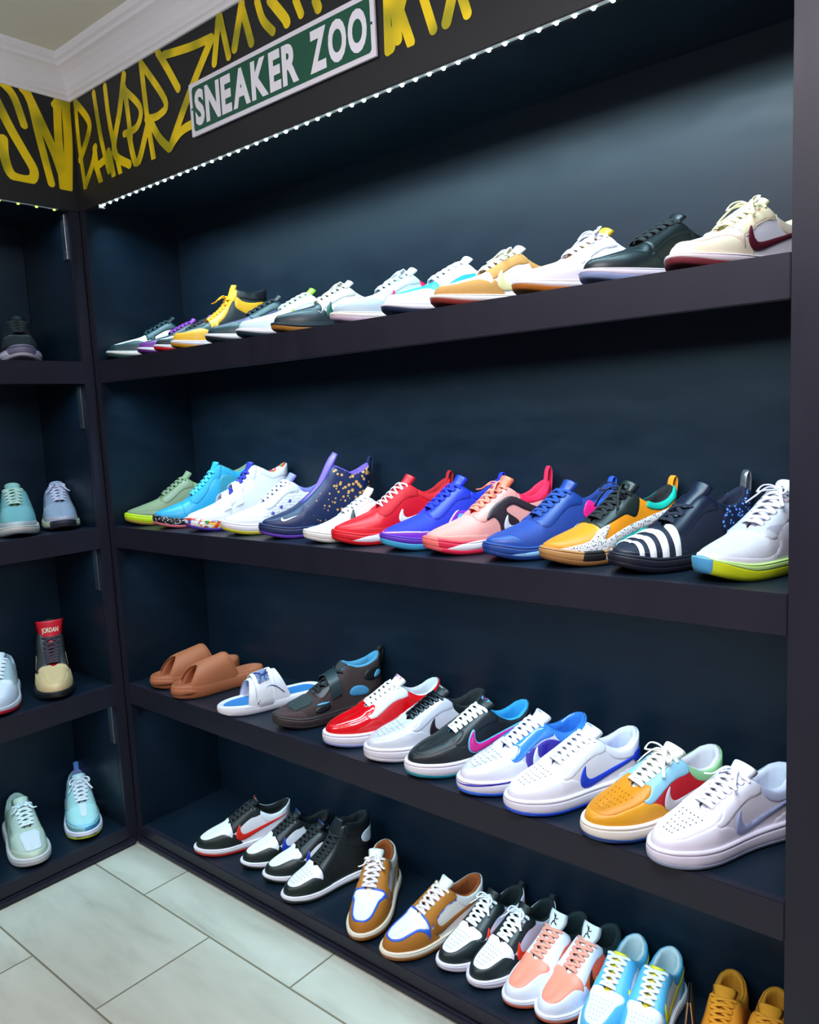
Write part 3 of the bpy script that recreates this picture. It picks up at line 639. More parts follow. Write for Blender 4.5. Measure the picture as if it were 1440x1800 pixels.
def graffiti(name, strokes, f, w, label, par=1):
    V, F = [], []
    for k, s in enumerate(strokes):
        P = catmull([np.array(p) for p in s], 6); T = np.gradient(P, axis=0); T /= np.linalg.norm(T, axis=1)[:, None]+1e-9; ww = w*(.88+.24*((k*37) % 10)/10)
        pts = []
        a0 = math.atan2(-T[0][1], -T[0][0]); a1 = math.atan2(T[-1][1], T[-1][0])
        left = [p+np.array([-t[1], t[0]])*ww for p, t in zip(P, T)]; right = [p-np.array([-t[1], t[0]])*ww for p, t in zip(P, T)]
        z = .0006+.00006*k; o = len(V)
        for l, r in zip(left, right): V += [f(l, z), f(r, z)]
        for i in range(len(P)-1): F.append((o+2*i, o+2*i+1, o+2*i+3, o+2*i+2))
        for c, a, g in ((P[0], a0, 0), (P[-1], a1, 1)):
            o = len(V); V += [f(c+ww*np.array([math.cos(a+q), math.sin(a+q)]), z) for q in np.linspace(-PI/2, PI/2, 9)]; F.append(tuple(range(o, o+9)))
    V = [(v[0], v[1], min(max(v[2], 1.9765), 2.2235)) for v in V]
    return tag(link_mesh(name, V, F, SPRAY, None, False), label, 'graffiti', 'yellow spray paint on the black walls')
fb = lambda p, z: (p[0], -z, p[1])
graffiti('graffiti', GM[:21], fb, .0105, 'yellow sprayed graffiti letters on the black wall between the corner and the green sign')
graffiti('graffiti', GM[21:26], fb, .0105, 'yellow sprayed graffiti strokes just above the green sign, below the crown moulding')
graffiti('graffiti', GM[26:28], fb, .0105, 'short yellow sprayed strokes over the word ZOO at the top edge of the sign')
graffiti('graffiti', GM[28:], fb, .0105, 'yellow sprayed graffiti strokes to the right of the green sign')
graffiti('graffiti', GL[:2], lambda p, z: (XL+z, p[0], p[1]), .012, 'yellow sprayed letter S on the left wall at the photo edge')
graffiti('graffiti', GL[2:], lambda p, z: (XL+z, p[0], p[1]), .012, 'yellow sprayed letter N on the left wall right beside the corner')

# ------------------------------------------------------------------ street sign
sg = thing('street_sign', 'green and white street sign reading SNEAKER ZOO fixed on the black wall', 'sign', (.840, -.0045, 2.043))
W2, H2 = .299, .0595
def rrect(w, h, r, y0, y1, name, m, par):
    pts = []
    for cx, cz, a in ((w-r, h-r, 0), (-w+r, h-r, PI/2), (-w+r, -h+r, PI), (w-r, -h+r, 1.5*PI)):
        for q in range(6): pts.append((cx+r*math.cos(a+q*PI/10), cz+r*math.sin(a+q*PI/10)))
    n = len(pts); V = [(x, y0, z) for x, z in pts]+[(x, y1, z) for x, z in pts]
    F = [tuple(range(n)), tuple(range(n, 2*n))[::-1]]+[(i, n+i, n+(i+1) % n, (i+1) % n) for i in range(n)]
    return link_mesh(name, V, F, m, par, False)
rrect(W2, H2, .0015, -.0035, .0012, 'sign_border', mat('e9e6f2', .35, bump=.02), sg)
rrect(W2-.011, H2-.010, .008, -.0040, -.0034, 'sign_panel', mat('0d5440', .3, bump=.02), sg)
x = -.277; V, F, r_ = text2d('S', .03)
for word, x0, x1 in (('SNEAKER', -.279, .083), ('ZOO', .118, .279)):
    widths = [text2d(ch, .045)[2] for ch in word]; gap = .09; tot = sum(widths)+gap*(len(word)-1); k = (x1-x0)/tot; cx = x0
    for ch, w_ in zip(word, widths):
        V, F, _ = text2d(ch, .045)
        link_mesh('letter', [(cx+v[0]*w_*k, -.0043, -.0405+v[1]*.081) for v in V], F, mat('f0eef8', .35, bump=.02), sg, False); cx += (w_+gap)*k
for x in (-.291, .291):
    V, F = join_geo([([(x+.0028*math.cos(a), -.0042, .002+.0028*math.sin(a)) for a in np.linspace(0, 2*PI, 12, False)], [tuple(range(12))])]); link_mesh('bolt', V, F, mat('2b2d33', .4), sg, False)

# ceiling lights of the room
for (x, y, lb) in ((1.95, -1.10, 'square ceiling light panel nearest the wide shelving'), (.55, -2.3, 'square ceiling light panel farther into the room')):
    t = thing('ceiling_light', lb, 'ceiling light', (x, y, 2.318), 0, 'ceiling light panels')
    boxes('frame', [(-.48, -.28, -.02, .48, .28, 0)], mat('eeeeee', .5), t, .003)
    boxes('diffuser', [(-.45, -.25, -.026, .45, .25, -.018)], emis((1, .98, .95, 1), 3), t, .001)

# ================================================================== the shoes
def dunk(label, x, z, hdg, L, c, y=.015, kind='dunk', nm='sneaker', group=None, **k):
    return shoe(kind, nm, label, 'sneaker', (x, y, z+.0002), hdg, L, c, group=group, **k)
SWN = lambda col, *a, **k: ('swoosh', 'side', sw(*a, **k), col, 2)
GA, GB, GC, GD = 'sneakers on the top shelf', 'basketball shoes on the second shelf', 'shoes on the third shelf', 'sneakers on the bottom shelf'
HA = 62
def rowA(label, x, c, kind='dunk', nm='sneaker', **k):
    h = k.pop('hdg', HA); L = k.pop('L', .30); y = k.pop('y', .018)
    k.setdefault('scz', .87 if kind == 'dunk' else 1)
    return shoe(kind, nm, label, 'sneaker', (x, y, ZA+.0002), h, L, c, group=GA, **k)
rowA('dark green and white low sneaker at the corner end of the top shelf', 0.022, dict(base='f0eee8', toe_box='f2f0ea', mudguard='10343a', eyestay='10343a', heel_counter='10343a', collar='10343a', mid='efeee8', out='2b5248', lining='14262c', tongue='14262c', lace='16323a'), extra=[SWN('10343a')])
rowA('purple and black low sneaker with purple outsole, second on the top shelf', 0.186, dict(base='1b1d24', toe_box='1b1d24', mudguard='6e2688', eyestay='1b1d24', heel_counter='6e2688', collar='7d2a99', mid='f0eef4', out='5a1a7a', lining='7d2a99', tongue='7d2a99', lace='7d2a99'), extra=[SWN('7d2a99')], hdg=70, L=0.25)
rowA('black low sneaker with white midsole, red outsole and purple collar', 0.268, dict(base='16202a', toe_box='e8e8ea', mudguard='16262c', eyestay='16202a', heel_counter='16202a', collar='6a1f8a', mid='f0eef4', out='d8182c', lining='7b2a98', tongue='7b2a98', lace='14181e'), extra=[SWN('f0f0f0')], hdg=70, L=0.25)
rowA('yellow and black high-top sneaker with yellow laces on the top shelf', 0.350, dict(base='14262b', toe_box='17363a', mudguard='e8a915', eyestay='f0ae14', heel_counter='f0ae14', collar='f0ae14', ankle_panel='15181c', mid='efe9f0', out='d69a1c', lining='15181c', tongue='f0ae14', lace='f2b214'), kind='dunk_high', nm='high_top_sneaker', extra=[SWN('f0ae14')], bow=.4, hdg=66, L=0.27)
rowA('dark teal and purple low sneaker with black outsole and black laces, behind the yellow high-top', 0.503, dict(base='4a4470', toe_box='4c4668', mudguard='123338', eyestay='123338', heel_counter='123338', collar='15181c', mid='f2eff4', out='10242a', lining='101418', tongue='101418', lace='0f1c20'), extra=[SWN('101a1c')])
rowA('pale grey low sneaker with neon green lining and black outsole', 0.628, dict(base='d9dee0', toe_box='d6dcdd', mudguard='cdd5d6', eyestay='e4e8e8', heel_counter='cdd5d6', collar='e4e8e8', mid='f2eef5', out='123036', lining='8de327', tongue='8de327', lace='d8e2e0'), extra=[SWN('8de327')])
rowA('black-toed low sneaker with grey-cream laces, white side and gum outsole', 0.758, dict(base='eef0ee', toe_box='16282e', mudguard='14252b', eyestay='cfc8c0', heel_counter='cfc8c0', collar='cfc8c0', mid='15252b', out='b07626', lining='b8b0a8', tongue='d0cac4', lace='dcd6ca'), extra=[SWN('0f5548')], bow=.5)
rowA('light grey low sneaker with pink outsole and crimson collar', 0.954, dict(base='b9c3c6', toe_box='dbe2e4', mudguard='a9b0b6', eyestay='b9c3c6', heel_counter='a9b0b6', collar='c01a52', mid='efe4dc', out='d9bfd2', lining='b51c50', tongue='d5dadd', lace='dfe6e8'), extra=[SWN('c01a52')], bow=.5)
rowA('white and turquoise low sneaker with navy outsole', 1.104, dict(base='28b2c4', toe_box='2ab4c6', mudguard='e8e2f0', eyestay='eeeaf2', heel_counter='eeeaf2', collar='f0eef4', mid='f0eaf2', out='172745', lining='2ab4c6', tongue='f0eef4', lace='f2f0f4'), extra=[SWN('f0eef4')])
rowA('tan and white low sneaker with brick red outsole and cream laces', 1.233, dict(base='e9e4e6', toe_box='ece6dc', mudguard='c08845:suede', eyestay='c08845:suede', heel_counter='c08845:suede', collar='c08845:suede', mid='efe6dc', out='8e2f26', lining='a86a2c', tongue='e9dfca', lace='eee6cf'), extra=[SWN('e3d39a')], bow=.5)
rowA('pinkish white low sneaker with orange gum outsole and yellow tongue edge', 1.421, dict(base='eee8ee', toe_box='ece6ea', mudguard='ddccd6', eyestay='e6dbe2', heel_counter='ddccd6', collar='e2d6de', mid='efe6e4', out='b86a1e', lining='d8a01a', tongue='dfaa22', lace='ece6ee'), extra=[SWN('f4f0f4')], bow=.8)
rowA('all black leather low sneaker with white midsole and leopard heel tab', 1.555, dict(base='0b1416', toe_box='0d1a1d', mudguard='0c181b', eyestay='0b1416', heel_counter='0b1416', collar='0b1416', mid='e6dcf0', out='8f9fc8', lining='0a0e10', tongue='0b1214', lace='0a1012'), extra=[('heel_tab', 'side', [(.90, .20), (1.2, .20), (1.2, .34), (.90, .33)], ('dots', 'd9b48c', '4a2c1c', 90), 3)])
rowA('large cream and white low sneaker with maroon swoosh and sole at the right post', 1.707, dict(base='eeecf2', toe_box='f0eef4', mudguard='efe2c4', eyestay='eeddb8', heel_counter='b8b4be', collar='ecd9c0', mid='ece0e4', out='7c3038', lining='e0d4a8', tongue='efe6bc', lace='efe8bf', piping='e8d0bc'), extra=[SWN('5c1a28')], bow=.8, hdg=68)

def rowB(label, x, c, kind='hoop', nm='basketball_shoe', **k):
    h = k.pop('hdg', 62); L = k.pop('L', .30); y = k.pop('y', .02); k.setdefault('scz', .94 if x < 1.3 else .9)
    return shoe(kind, nm, label, 'basketball shoe', (x, y, ZB+.0002), h, L, c, group=GB, **k)
TOEBAND = lambda zf: [(-.2, -.1), (-.2, zf), (.12, zf*.8), (.3, zf*.5), (.5, 0), (.5, -.1)]
WEDGE = [(.06, .045), (.14, .055), (.24, .062), (.38, .072), (.5, .07), (.38, .04), (.24, .03), (.14, .028)]
PADDLE = [(.03, .03), (.1, .05), (.2, .075), (.32, .088), (.42, .082), (.44, .05), (.3, .03), (.15, .022)]
rowB('olive green suede basketball shoe with neon lime sole at the corner', 0.037, dict(base='8a9a78:suede', mid='c6ea10', out='b49a3a', lining='8fd41c', tongue='8a9a78:suede', lace='7e9070'), hdg=66)
rowB('bright cyan high basketball shoe with black speckled midsole and coral outsole', 0.186, dict(base='23a3d2', mid=('dots', '16181e', 'd8d8e0', 190), out='ea7a86', lining='7b8f76', tongue='2ba9d8', lace='46c2e6'), kind='hoop_high', nm='high_top_basketball_shoe', extra=[('side_panel', 'side', [(.6, .1), (.62, .45), (.72, .5), (.9, .45), (1.3, .5), (1.3, 0), (.7, 0)], '2f8fa8', 2), ('toe_overlay', 'side', [(-.2, -.2), (.3, -.2), (.27, .12), (.2, .3), (-.2, .3)], '2aa6d6', 1)], hdg=66)
rowB('white strapped high-top basketball shoe with confetti-coloured midsole and purple laces', 0.345, dict(base='eceaf2', mid=('chips', 'ffffff', 'ffffff', 120), out='5a3cb4', lining=('chips', 'ffffff', 'ffffff', 120), tongue='2c2f9e', lace='2c2ca8'), kind='hoop_high', nm='high_top_basketball_shoe', strap=[(.36, .035, 'f0eef5'), (.47, .035, 'f0eef5')], hdg=66, extra=[('toe_overlay', 'side', [(-.2, -.2), (.4, -.2), (.38, .14), (.3, .4), (-.2, .3)], 'f1eff5', 1)])
rowB('white knit basketball shoe with yellow outsole and lavender collar', 0.507, dict(base='e9e9ee:scales', mid='eeeaf4', out='d2cc3a', lining='7c78cc', tongue='8f8bd4', lace='f0f0f0'), extra=[('collar', 'side', [(.66, .8), (.66, .42), (.76, .35), (.9, .385), (1.3, .42), (1.3, .8)], '7d78c8', 1), ('accent', 'side', [(.40, .17), (.425, .175), (.42, .20), (.395, .195)], '5a5ac0', 2), ('accent', 'side', [(.48, .22), (.505, .225), (.50, .25), (.475, .245)], '5a5ac0', 2), ('accent', 'side', [(.56, .27), (.585, .275), (.58, .30), (.555, .295)], '5a5ac0', 2)], tab=('e9e9f0', .06))
rowB('navy basketball shoe with gold speckles, purple sole and purple pull tongue', 0.659, dict(base=('golddots', '13224e', 'd8a05a', 95), mid='1c2756', out='6c3fc0', lining='7b5ad0', tongue='7c62d6', lace=None), kind='hoop_high', over=dict(tong=[(.36, .27, .03), (.43, .345, .042), (.5, .43, .05), (.55, .52, .058), (.60, .62, .072), (.66, .72, .06)]), extra=[('swoosh', 'side', [(x*.28+.04, z*.28+.125) for x, z in [(q[0], q[1]-.02) for q in sw()]], 'e8e8f6', 2)], tab=('13224e', .06))
rowB('small off-white scaly basketball shoe with black swoosh and emblem tongue', 0.82, dict(base='e6e6e2:scales', mid='e6e3dc', out='dcd8d0', lining='e0dfda', tongue='e8e7e2', lace='eeeeea'), L=.262, over=dict(zT=[(.11, .14), (.2, .17), (.28, .205), (.34, .24), (.42, .285), (.5, .34), (.56, .38), (.61, .385), (.68, .33), (.77, .29), (.86, .31), (.92, .345), (.97, .38)], tong=[(.36, .23, .03), (.43, .28, .042), (.5, .34, .05), (.56, .39, .062), (.605, .45, .072), (.625, .49, .066)]), extra=[SWN('1d2b2c', 0, .02)], marks=[('tongue_emblem', JUMP, '14181c', .62, .98, .55)])
rowB('bright red basketball shoe with white zigzag laces and white sole wedge', 0.916, dict(base='e01020', mid='e01224', out='d60f20', lining='b40e1a', tongue='e81426', lace='f0e8ea'), sole=[('sole_wedge', 'mid', PADDLE, 'f0ecf4')], marks=[('tongue_logo', stroke2d([(.15, .1), (.15, .9)], .06)+stroke2d([(.5, .9), (.15, .45), (.55, .1)], .06)+stroke2d([(.62, .1), (.62, .9), (.85, .75), (.85, .25), (.62, .1)], .06), 'f4f0f0', .68, .97, .62)], extra=[('swoosh', 'side', sw(.05, .02, .8, .8), 'f2eef0', 2)], tab=('c01020', .06), lace_w=.007)
rowB('royal blue basketball shoe with purple side panel and light blue sole', 1.065, dict(base='1c35c8:knit', mid='5e2ab4', out='45aede', lining='1a2fb8', tongue='1c33c4', lace='1a2fd0'), over=dict(ot=.05), extra=[('mudguard', 'side', [(-.2, -.2), (-.2, .145), (.14, .15), (.3, .14), (.42, .15), (.50, .24), (.56, .27), (.72, .26), (.9, .2), (1.3, .2), (1.3, -.2)], '7a2cc6', 1), ('piping', 'side', [(.50, .245), (.56, .28), (.72, .27), (.72, .262), (.56, .268), (.51, .235), (.43, .14), (.3, .132), (.14, .142), (.02, .14), (.02, .148), (.14, .152), (.3, .142), (.42, .15)], 'f0c8e4', 2), ('window', 'side', [(.54, .15), (.545, .24), (.6, .245), (.74, .22), (.7, .15)], '49a8dc', 2)], tab=('1c33c4', .05))
rowB('coral pink basketball shoe with black cage and crimson heel', 1.185, dict(base='f4a398:knit', mid='e02048', out='f0606a', lining='e2204c', tongue='f0704e', lace='f58a72'), sole=[('sole_wedge', 'mid', [(x, z+.006) for x, z in PADDLE], 'f0ecf2'), ('toe_cap', 'mid', [(-.2, 0), (-.2, .3), (.03, .3), (.045, .1), (.03, 0)], 'f07068'), ('marbling', 'out', [(.1, -.1), (.12, .1), (.6, .1), (.6, -.1)], 'e0244a')], extra=[('cage', 'side', [(.40, .23), (.44, .30), (.52, .36), (.62, .39), (.80, .30), (.95, .27), (.9, .22), (.72, .28), (.62, .33), (.56, .29), (.66, .2), (.6, .12), (.52, .1), (.50, .2), (.46, .25)], '33262a', 2), ('swoosh', 'side', sw(.09, .0, .75, .9), 'ddd4da', 3), ('collar', 'side', [(.66, .9), (.68, .37), (.76, .33), (.9, .35), (1.3, .4), (1.3, .9)], 'e8234e', 1)], marks=[('tongue_logo', stroke2d([(.2, .1), (.2, .9)], .05)+stroke2d([(.5, .9), (.2, .45), (.5, .1)], .05)+stroke2d([(.55, .2), (.75, .9), (.9, .5), (.75, .1), (.5, .5)], .05), '181418', .66, .97, .7)], tab=('e8234e', .10), bow=.4)
rowB('blue basketball shoe with navy laces and hot pink collar accents', 1.334, dict(base='1d4196:knit', mid='1d4390', out='1c4088', lining='1a357c', tongue='1b3a86', lace='1d4490'), sole=[('sole_wedge', 'mid', [(x+.02, z) for x, z in WEDGE], '8fc6f2')], extra=[('toe_overlay', 'side', [(-.2, -.2), (.3, -.2), (.2, .14), (.05, .22), (-.2, .3)], '1e4a9c', 1), ('collar_accent', 'side', [(.66, .30), (.70, .38), (.76, .35), (.78, .24), (.70, .24)], 'e81c80', 2), ('collar', 'side', [(.78, .9), (.78, .3), (.88, .32), (1.3, .34), (1.3, .9)], '2450b4', 1)], tab=('2250c0', .05))
rowB('orange, teal and speckled black-and-white basketball shoe with gum toe and black laces', 1.461, dict(base='f0941a', mid='b98a52', out='9a6c38', lining='16181c', tongue='1a2422', lace='14181a'), over=dict(ot=.035), sole=[('sole_window', 'mid', [(.18, .0), (.2, .12), (.30, .12), (.32, .0)], '1c1a1c'), ('sole_plate', 'mid', [(.33, .03), (.36, .09), (.46, .095), (.5, .06), (.45, .03)], 'd8d4da')], extra=[('overlay', 'side', [(-.1, .085), (.0, .12), (.14, .145), (.24, .17), (.33, .235), (.40, .26), (.34, .17), (.42, .2), (.55, .25), (.72, .3), (.95, .36), (1.2, .4), (1.2, .33), (.9, .28), (.65, .22), (.48, .16), (.38, .11), (.30, .05), (.1, .06)], ('dots', 'e9e6e6', '101014', 300), 2), ('overlay_teal', 'side', [(.40, .12), (.52, .19), (.66, .22), (.8, .25), (.74, .15), (.55, .10)], '1fb5a8', 2), ('eyestay', 'side', [(.33, .26), (.40, .27), (.52, .32), (.62, .34), (.68, .9), (.3, .9)], '1a2422', 1), ('collar', 'side', [(.68, .36), (.8, .33), (.95, .40), (1.2, .44), (1.2, .6), (.9, .5), (.74, .42)], '19b09c', 2)], bow=1.1, tab=('f0941a', .06))
rowB('black basketball shoe with white slashed stripes over the toe and blue patterned heel', 1.598, dict(base='0f1830:knit', mid='14172a', out='101224', lining='101830', tongue='0f1830', lace='12182c'), over=dict(lx1=.5), lace_n=3, extra=[('stripe', 'top', [(.10, -.11), (.115, .0), (.10, .11), (.125, .12), (.14, 0), (.125, -.12)], 'e8e8ec', 2), ('stripe', 'top', [(.155, -.13), (.175, .0), (.16, .12), (.195, .13), (.215, 0), (.19, -.14)], 'e8e8ec', 2), ('stripe', 'top', [(.225, -.15), (.255, .0), (.24, .12), (.275, .13), (.30, 0), (.265, -.16)], 'e8e8ec', 2), ('stripe', 'top', [(.31, -.15), (.33, -.04), (.36, -.03), (.35, -.16)], 'e8e8ec', 2), ('heel_pattern', 'side', [(.72, .2), (.72, .36), (.8, .42), (1.3, .5), (1.3, .2)], ('dots', '101a38', '5b8fe6', 150), 2)], tab=('c8ccd4:metal', .10), marks=[('tongue_emblem', [(.1, .9), (.5, .1), (.9, .9), (.6, .8), (.5, .5), (.4, .8)], 'e8ecf4', .82, .95, .3)])
rowB('pale grey basketball shoe with neon yellow-green sole and loose grey laces at the right post', 1.747, dict(base='c9ccd4:knit', mid='c4ea8c', out='d0e01a', lining='c4c8d4', tongue='dcdbe4', lace='dbd8e4', insole='9aa0b0'), over=dict(ot=.055, oc=.035), sole=[('toe_inlay', 'out', [(-.1, -.1), (-.1, .3), (.0, .3), (.012, .1), (.008, -.1)], '4f9fd0')], extra=[('toe_overlay', 'side', [(-.2, -.2), (.5, -.2), (.42, .12), (.3, .125), (.1, .15), (-.2, .2)], 'd4d2de', 1), ('side_overlay', 'side', [(.36, .28), (.42, .2), (.40, .1), (.9, .1), (1.3, .2), (1.3, .3), (.7, .26), (.5, .31)], 'd2d0dc', 1)], bow=.7, hdg=66, L=.31)

def rowC(label, x, c, **k):
    h = k.pop('hdg', 62); L = k.pop('L', .31); y = k.pop('y', -.004); kd = k.pop('kind', 'af1'); nm = k.pop('nm', 'sneaker'); k.setdefault('scz', .93)
    return shoe(kd, nm, label, 'sneaker', (x, y, ZC+.0002), h, L, c, group=GC, NS=104, **k)
def ALL(col, fin='leather', **k):
    d = {q: '%s:%s' % (col, fin) for q in ('base', 'toe_box', 'mudguard', 'eyestay', 'heel_counter', 'collar')}; d.update(k); return d
def airtag(c1, c2='ffffff'): return [('tongue_label', [(0, 0), (0, 1), (1, 1), (1, 0)], c2, .72, .96, .55), ('tongue_logo', 'AIR', c1, .76, .84, .4), ('tongue_logo', MINI, c1, .86, .93, .45)]
rowC('glossy red patent sneaker with white laces and white lining', 0.853, ALL('e00a14', 'patent', eyestay='eeeef0:patent', lining='dcdce2', tongue='e8e8ee', lace='f2f2f5', mid='eae6f2', out='9fa6dc'), marks=airtag('2338a8', 'd8283c'), y=.012)
rowC('white glossy sneaker with black translucent collar and studded eyelets', 0.992, ALL('d5d8e2', 'patent', eyestay='c9ccd8:patent', collar='1c2226:patent', lining='20262a', tongue='1c2226', lace='343a40:metal', mid='e2dee8', out='dcd8e2'), perf=PERF, extra=[('swoosh', 'side', sw(.06, .02), '2b2328:patent', 2)], marks=airtag('dddddd', '22282c'), y=.008)
rowC('black sneaker with pink blue-edged swoosh, white laces and teal outsole', 1.121, ALL('1a2024', lining='2f9fdc', tongue='1a2024', lace='eef2f4', mid='e9e4ee', out='1b8a9c'), extra=[('swoosh_edge', 'swoosh_outline', sw(.02, .03), '4fb8e6', 2), ('swoosh', 'side', sw(.02, .03), 'e01c8c:patent', 3)], marks=airtag('c81c80', '3aaae0'), y=.0)
rowC('white patent sneaker with light blue eyestay and purple side patch', 1.262, ALL('e4e2f0', 'patent', eyestay='3c86e0:patent', collar='3c86e0:patent', heel_counter='e4e2f0:patent', lining='3a80dc:patent', tongue='e4e4f0', lace='f0f0f6', mid='e8e4f2', out='2b6ae0'), perf=PERF, extra=[('side_patch', 'side', [(.42, .24), (.45, .12), (.55, .10), (.68, .14), (.74, .25), (.62, .32), (.5, .29)], '3a2a9c:patent', 2), ('swoosh', 'side', sw(.06, .02, .9), 'eceaf6:patent', 3)], sole=[('foxing_line', 'mid', [(-.1, .085), (1.2, .10), (1.2, .112), (-.1, .096)], '3a2fa8')], marks=airtag('3a4fc0'), y=.0)
rowC('white leather sneaker with royal blue swoosh and blue outsole', 1.385, ALL('e8e6f0', lining='dcdce8', tongue='e9e7f2', lace='f0eff6', mid='e6e2f0', out='1c50d8', perf='2a2c34', insole='4a86d8'), perf=PERF, extra=[SWN('1a3fd0', .05, .005), ('heel_tab', 'side', [(.90, .22), (1.3, .22), (1.3, .34), (.90, .31)], '1c44cc', 3), ('lace_charm', 'top', [(.385, -.02), (.40, -.02), (.40, .02), (.385, .02)], 'b9bcc4:metal', 3)], marks=airtag('1c6ad0', 'f2f2f8'), y=-.012)
rowC('mustard-toed sneaker with light blue, red and green panels and navy outsole', 1.551, ALL('dd8f14', base='c41420', toe_box='d98a12', mudguard='e09a1c', eyestay='8fc4da', heel_counter='d9d4d4', collar='8fc48c', lining='d8d4da', tongue='efe9dc', lace='f1eee4', mid='efe7dc', out='173f86', perf='7a4a08'), perf=PERF, extra=[SWN('c9c4c8', .06, .015)], bow=.9, y=-.012)
rowC('all white sneaker with pale blue swoosh and icy outsole at the right post', 1.680, ALL('e9e4f0', lining='d3d8e6', tongue='e8e6f0', lace='eeeaf5', mid='e2dcec', out='9aa4bc', collar='c0c6e2', perf='2a2c34'), perf=PERF, extra=[('swoosh', 'side', sw(.05, .01), 'a9b3dc', 2)], bow=.4, y=-.02)
shoe('hoop_high', 'high_top_sandal', 'dark brown strapped high trail sandal with light blue lining between white slide and red sneaker', 'sandal', (.670, .012, ZC+.0002), 68, .31,
     dict(base='3a2c2c:suede', mid='33292b', out='2a2426', lining='5aa6cc', tongue='2c3436:suede', lace='121618', insole='3a2c2c'), group=GC,
     over=dict(zT=[(.11, .15), (.2, .19), (.28, .22), (.34, .25), (.42, .30), (.5, .35), (.56, .40), (.6, .44), (.64, .47), (.72, .44), (.8, .44), (.9, .47), (.97, .52)], tong=[(.36, .25, .03), (.43, .30, .045), (.5, .36, .055), (.56, .41, .06), (.60, .46, .075), (.615, .49, .07)]),
     extra=[('toe_overlay', 'side', [(-.2, -.2), (.3, -.2), (.22, .13), (.1, .16), (-.2, .2)], '4a383a:suede', 1), ('cutout', 'side', [(.30, .13), (.33, .17), (.42, .18), (.44, .14), (.36, .12)], '14181c', 2), ('cutout_lining', 'side', [(.32, .185), (.36, .2), (.43, .2), (.42, .188)], '62b2d8', 3), ('cutout', 'side', [(.76, .34), (.8, .40), (.90, .41), (.93, .36), (.84, .31)], '14181c', 2), ('cutout_lining', 'side', [(.85, .33), (.88, .39), (.92, .38), (.91, .34)], '62b2d8', 3), ('cutout_lining', 'side', [(.62, .22), (.66, .28), (.76, .27), (.8, .20), (.7, .19)], '4a94c0', 2), ('toe_panel', 'top', [(.14, -.08), (.2, -.1), (.3, -.09), (.3, .09), (.2, .1), (.14, .08)], '2c3a3c:suede', 2)],
     strap=[(.50, .045, '1f3034')], lace_n=4, scz=.93, tab=('2a2224', .04))

# ---- slides
def slide_sole(root, L, zt, zh, mcol, foot=1, inset=None, dish=.03):
    O = outline(70, foot); On = outnormals(O); Mi = len(O); t = interp([(0, zt), (.35, zt*.95), (.7, zh*.9), (1, zh)], O[:, 0]); zb = .03*np.clip(1-O[:, 0]/.2, 0, 1)**2
    R = []
    for a, off in ((0, -.03), (0, -.008), (.15, .006), (.5, .010), (.85, .007), (1, -.004), (1, -.02), (1, -.03)):
        z = zb+(t-zb)*a - (dish if off == -.03 and a == 1 else 0)
        R.append(np.c_[O+On*off, z])
    P = np.stack(R, 1); K = P.shape[1]
    link_mesh('sole', P.reshape(-1, 3)*L, grid_faces(Mi, K)+[tuple(i*K for i in range(Mi))[::-1], tuple(i*K+K-1 for i in range(Mi))], M_(mcol, 'foam'), root, True, True)
    if inset: link_mesh('footbed', np.c_[O[:, 0]*.9+.05, O[:, 1]*.86, t-dish+.006]*L, [tuple(range(Mi))], M_(inset, 'foam'), root, False)
    return O
def slide_upper(root, L, mcol, xa, xb, ha, hb, zt, thick=.03, name='upper', foot=1, rows=22, topcut=None):
    """arched band from xa(toe side) to xb; ha/hb are arch heights; thick shell"""
    O = outline(200, foot); V = []; NA = 29; lat = O[:201]; med = np.vstack([O[:1], O[:199:-1]])
    outer, inner = [], []
    for r in range(rows+1):
        u = r/rows
        for a in range(NA):
            t = -1+2*a/(NA-1); e = abs(t)
            xf, xr = xa(e), xb(e); x = xf+(xr-xf)*u
            wl = np.interp(x, lat[:, 0], lat[:, 1]); wm = -np.interp(x, med[:, 0], med[:, 1]); w = wl if t > 0 else wm
            h = interp([(0, ha*.85), (.12, ha), (.3, ha+(hb-ha)*.45), (.6, hb), (1, hb)], x)
            an = t*PI/2; cy = abs(math.sin(an))**.8*math.copysign(1, t); z = zt*.5+(h-zt*.5)*abs(math.cos(an))**.72
            endf = min(1, min(u, 1-u)*rows/2.0)**.5
            outer.append((x, cy*(w+.006), z)); th_ = thick*(.25+.75*endf); inner.append((x, cy*(w+.006-th_*1.3), z-th_))
            if endf < 1: outer[-1] = (x, cy*(w+.006-thick*.4*(1-endf)), z-thick*.4*(1-endf))
    n = len(outer); V = outer+inner; F = []
    for r in range(rows):
        for a in range(NA-1):
            i = r*NA+a; F.append((i, i+1, i+NA+1, i+NA)); F.append((n+i, n+i+NA, n+i+NA+1, n+i+1))
    for r in (0, rows):
        for a in range(NA-1): i = r*NA+a; F.append((i, i+1, n+i+1, n+i))
    for a in (0, NA-1):
        for r in range(rows): i = r*NA+a; F.append((i, i+NA, n+i+NA, n+i))
    return link_mesh(name, np.array(V)*L, F, M_(mcol, 'foam'), root, True, True)
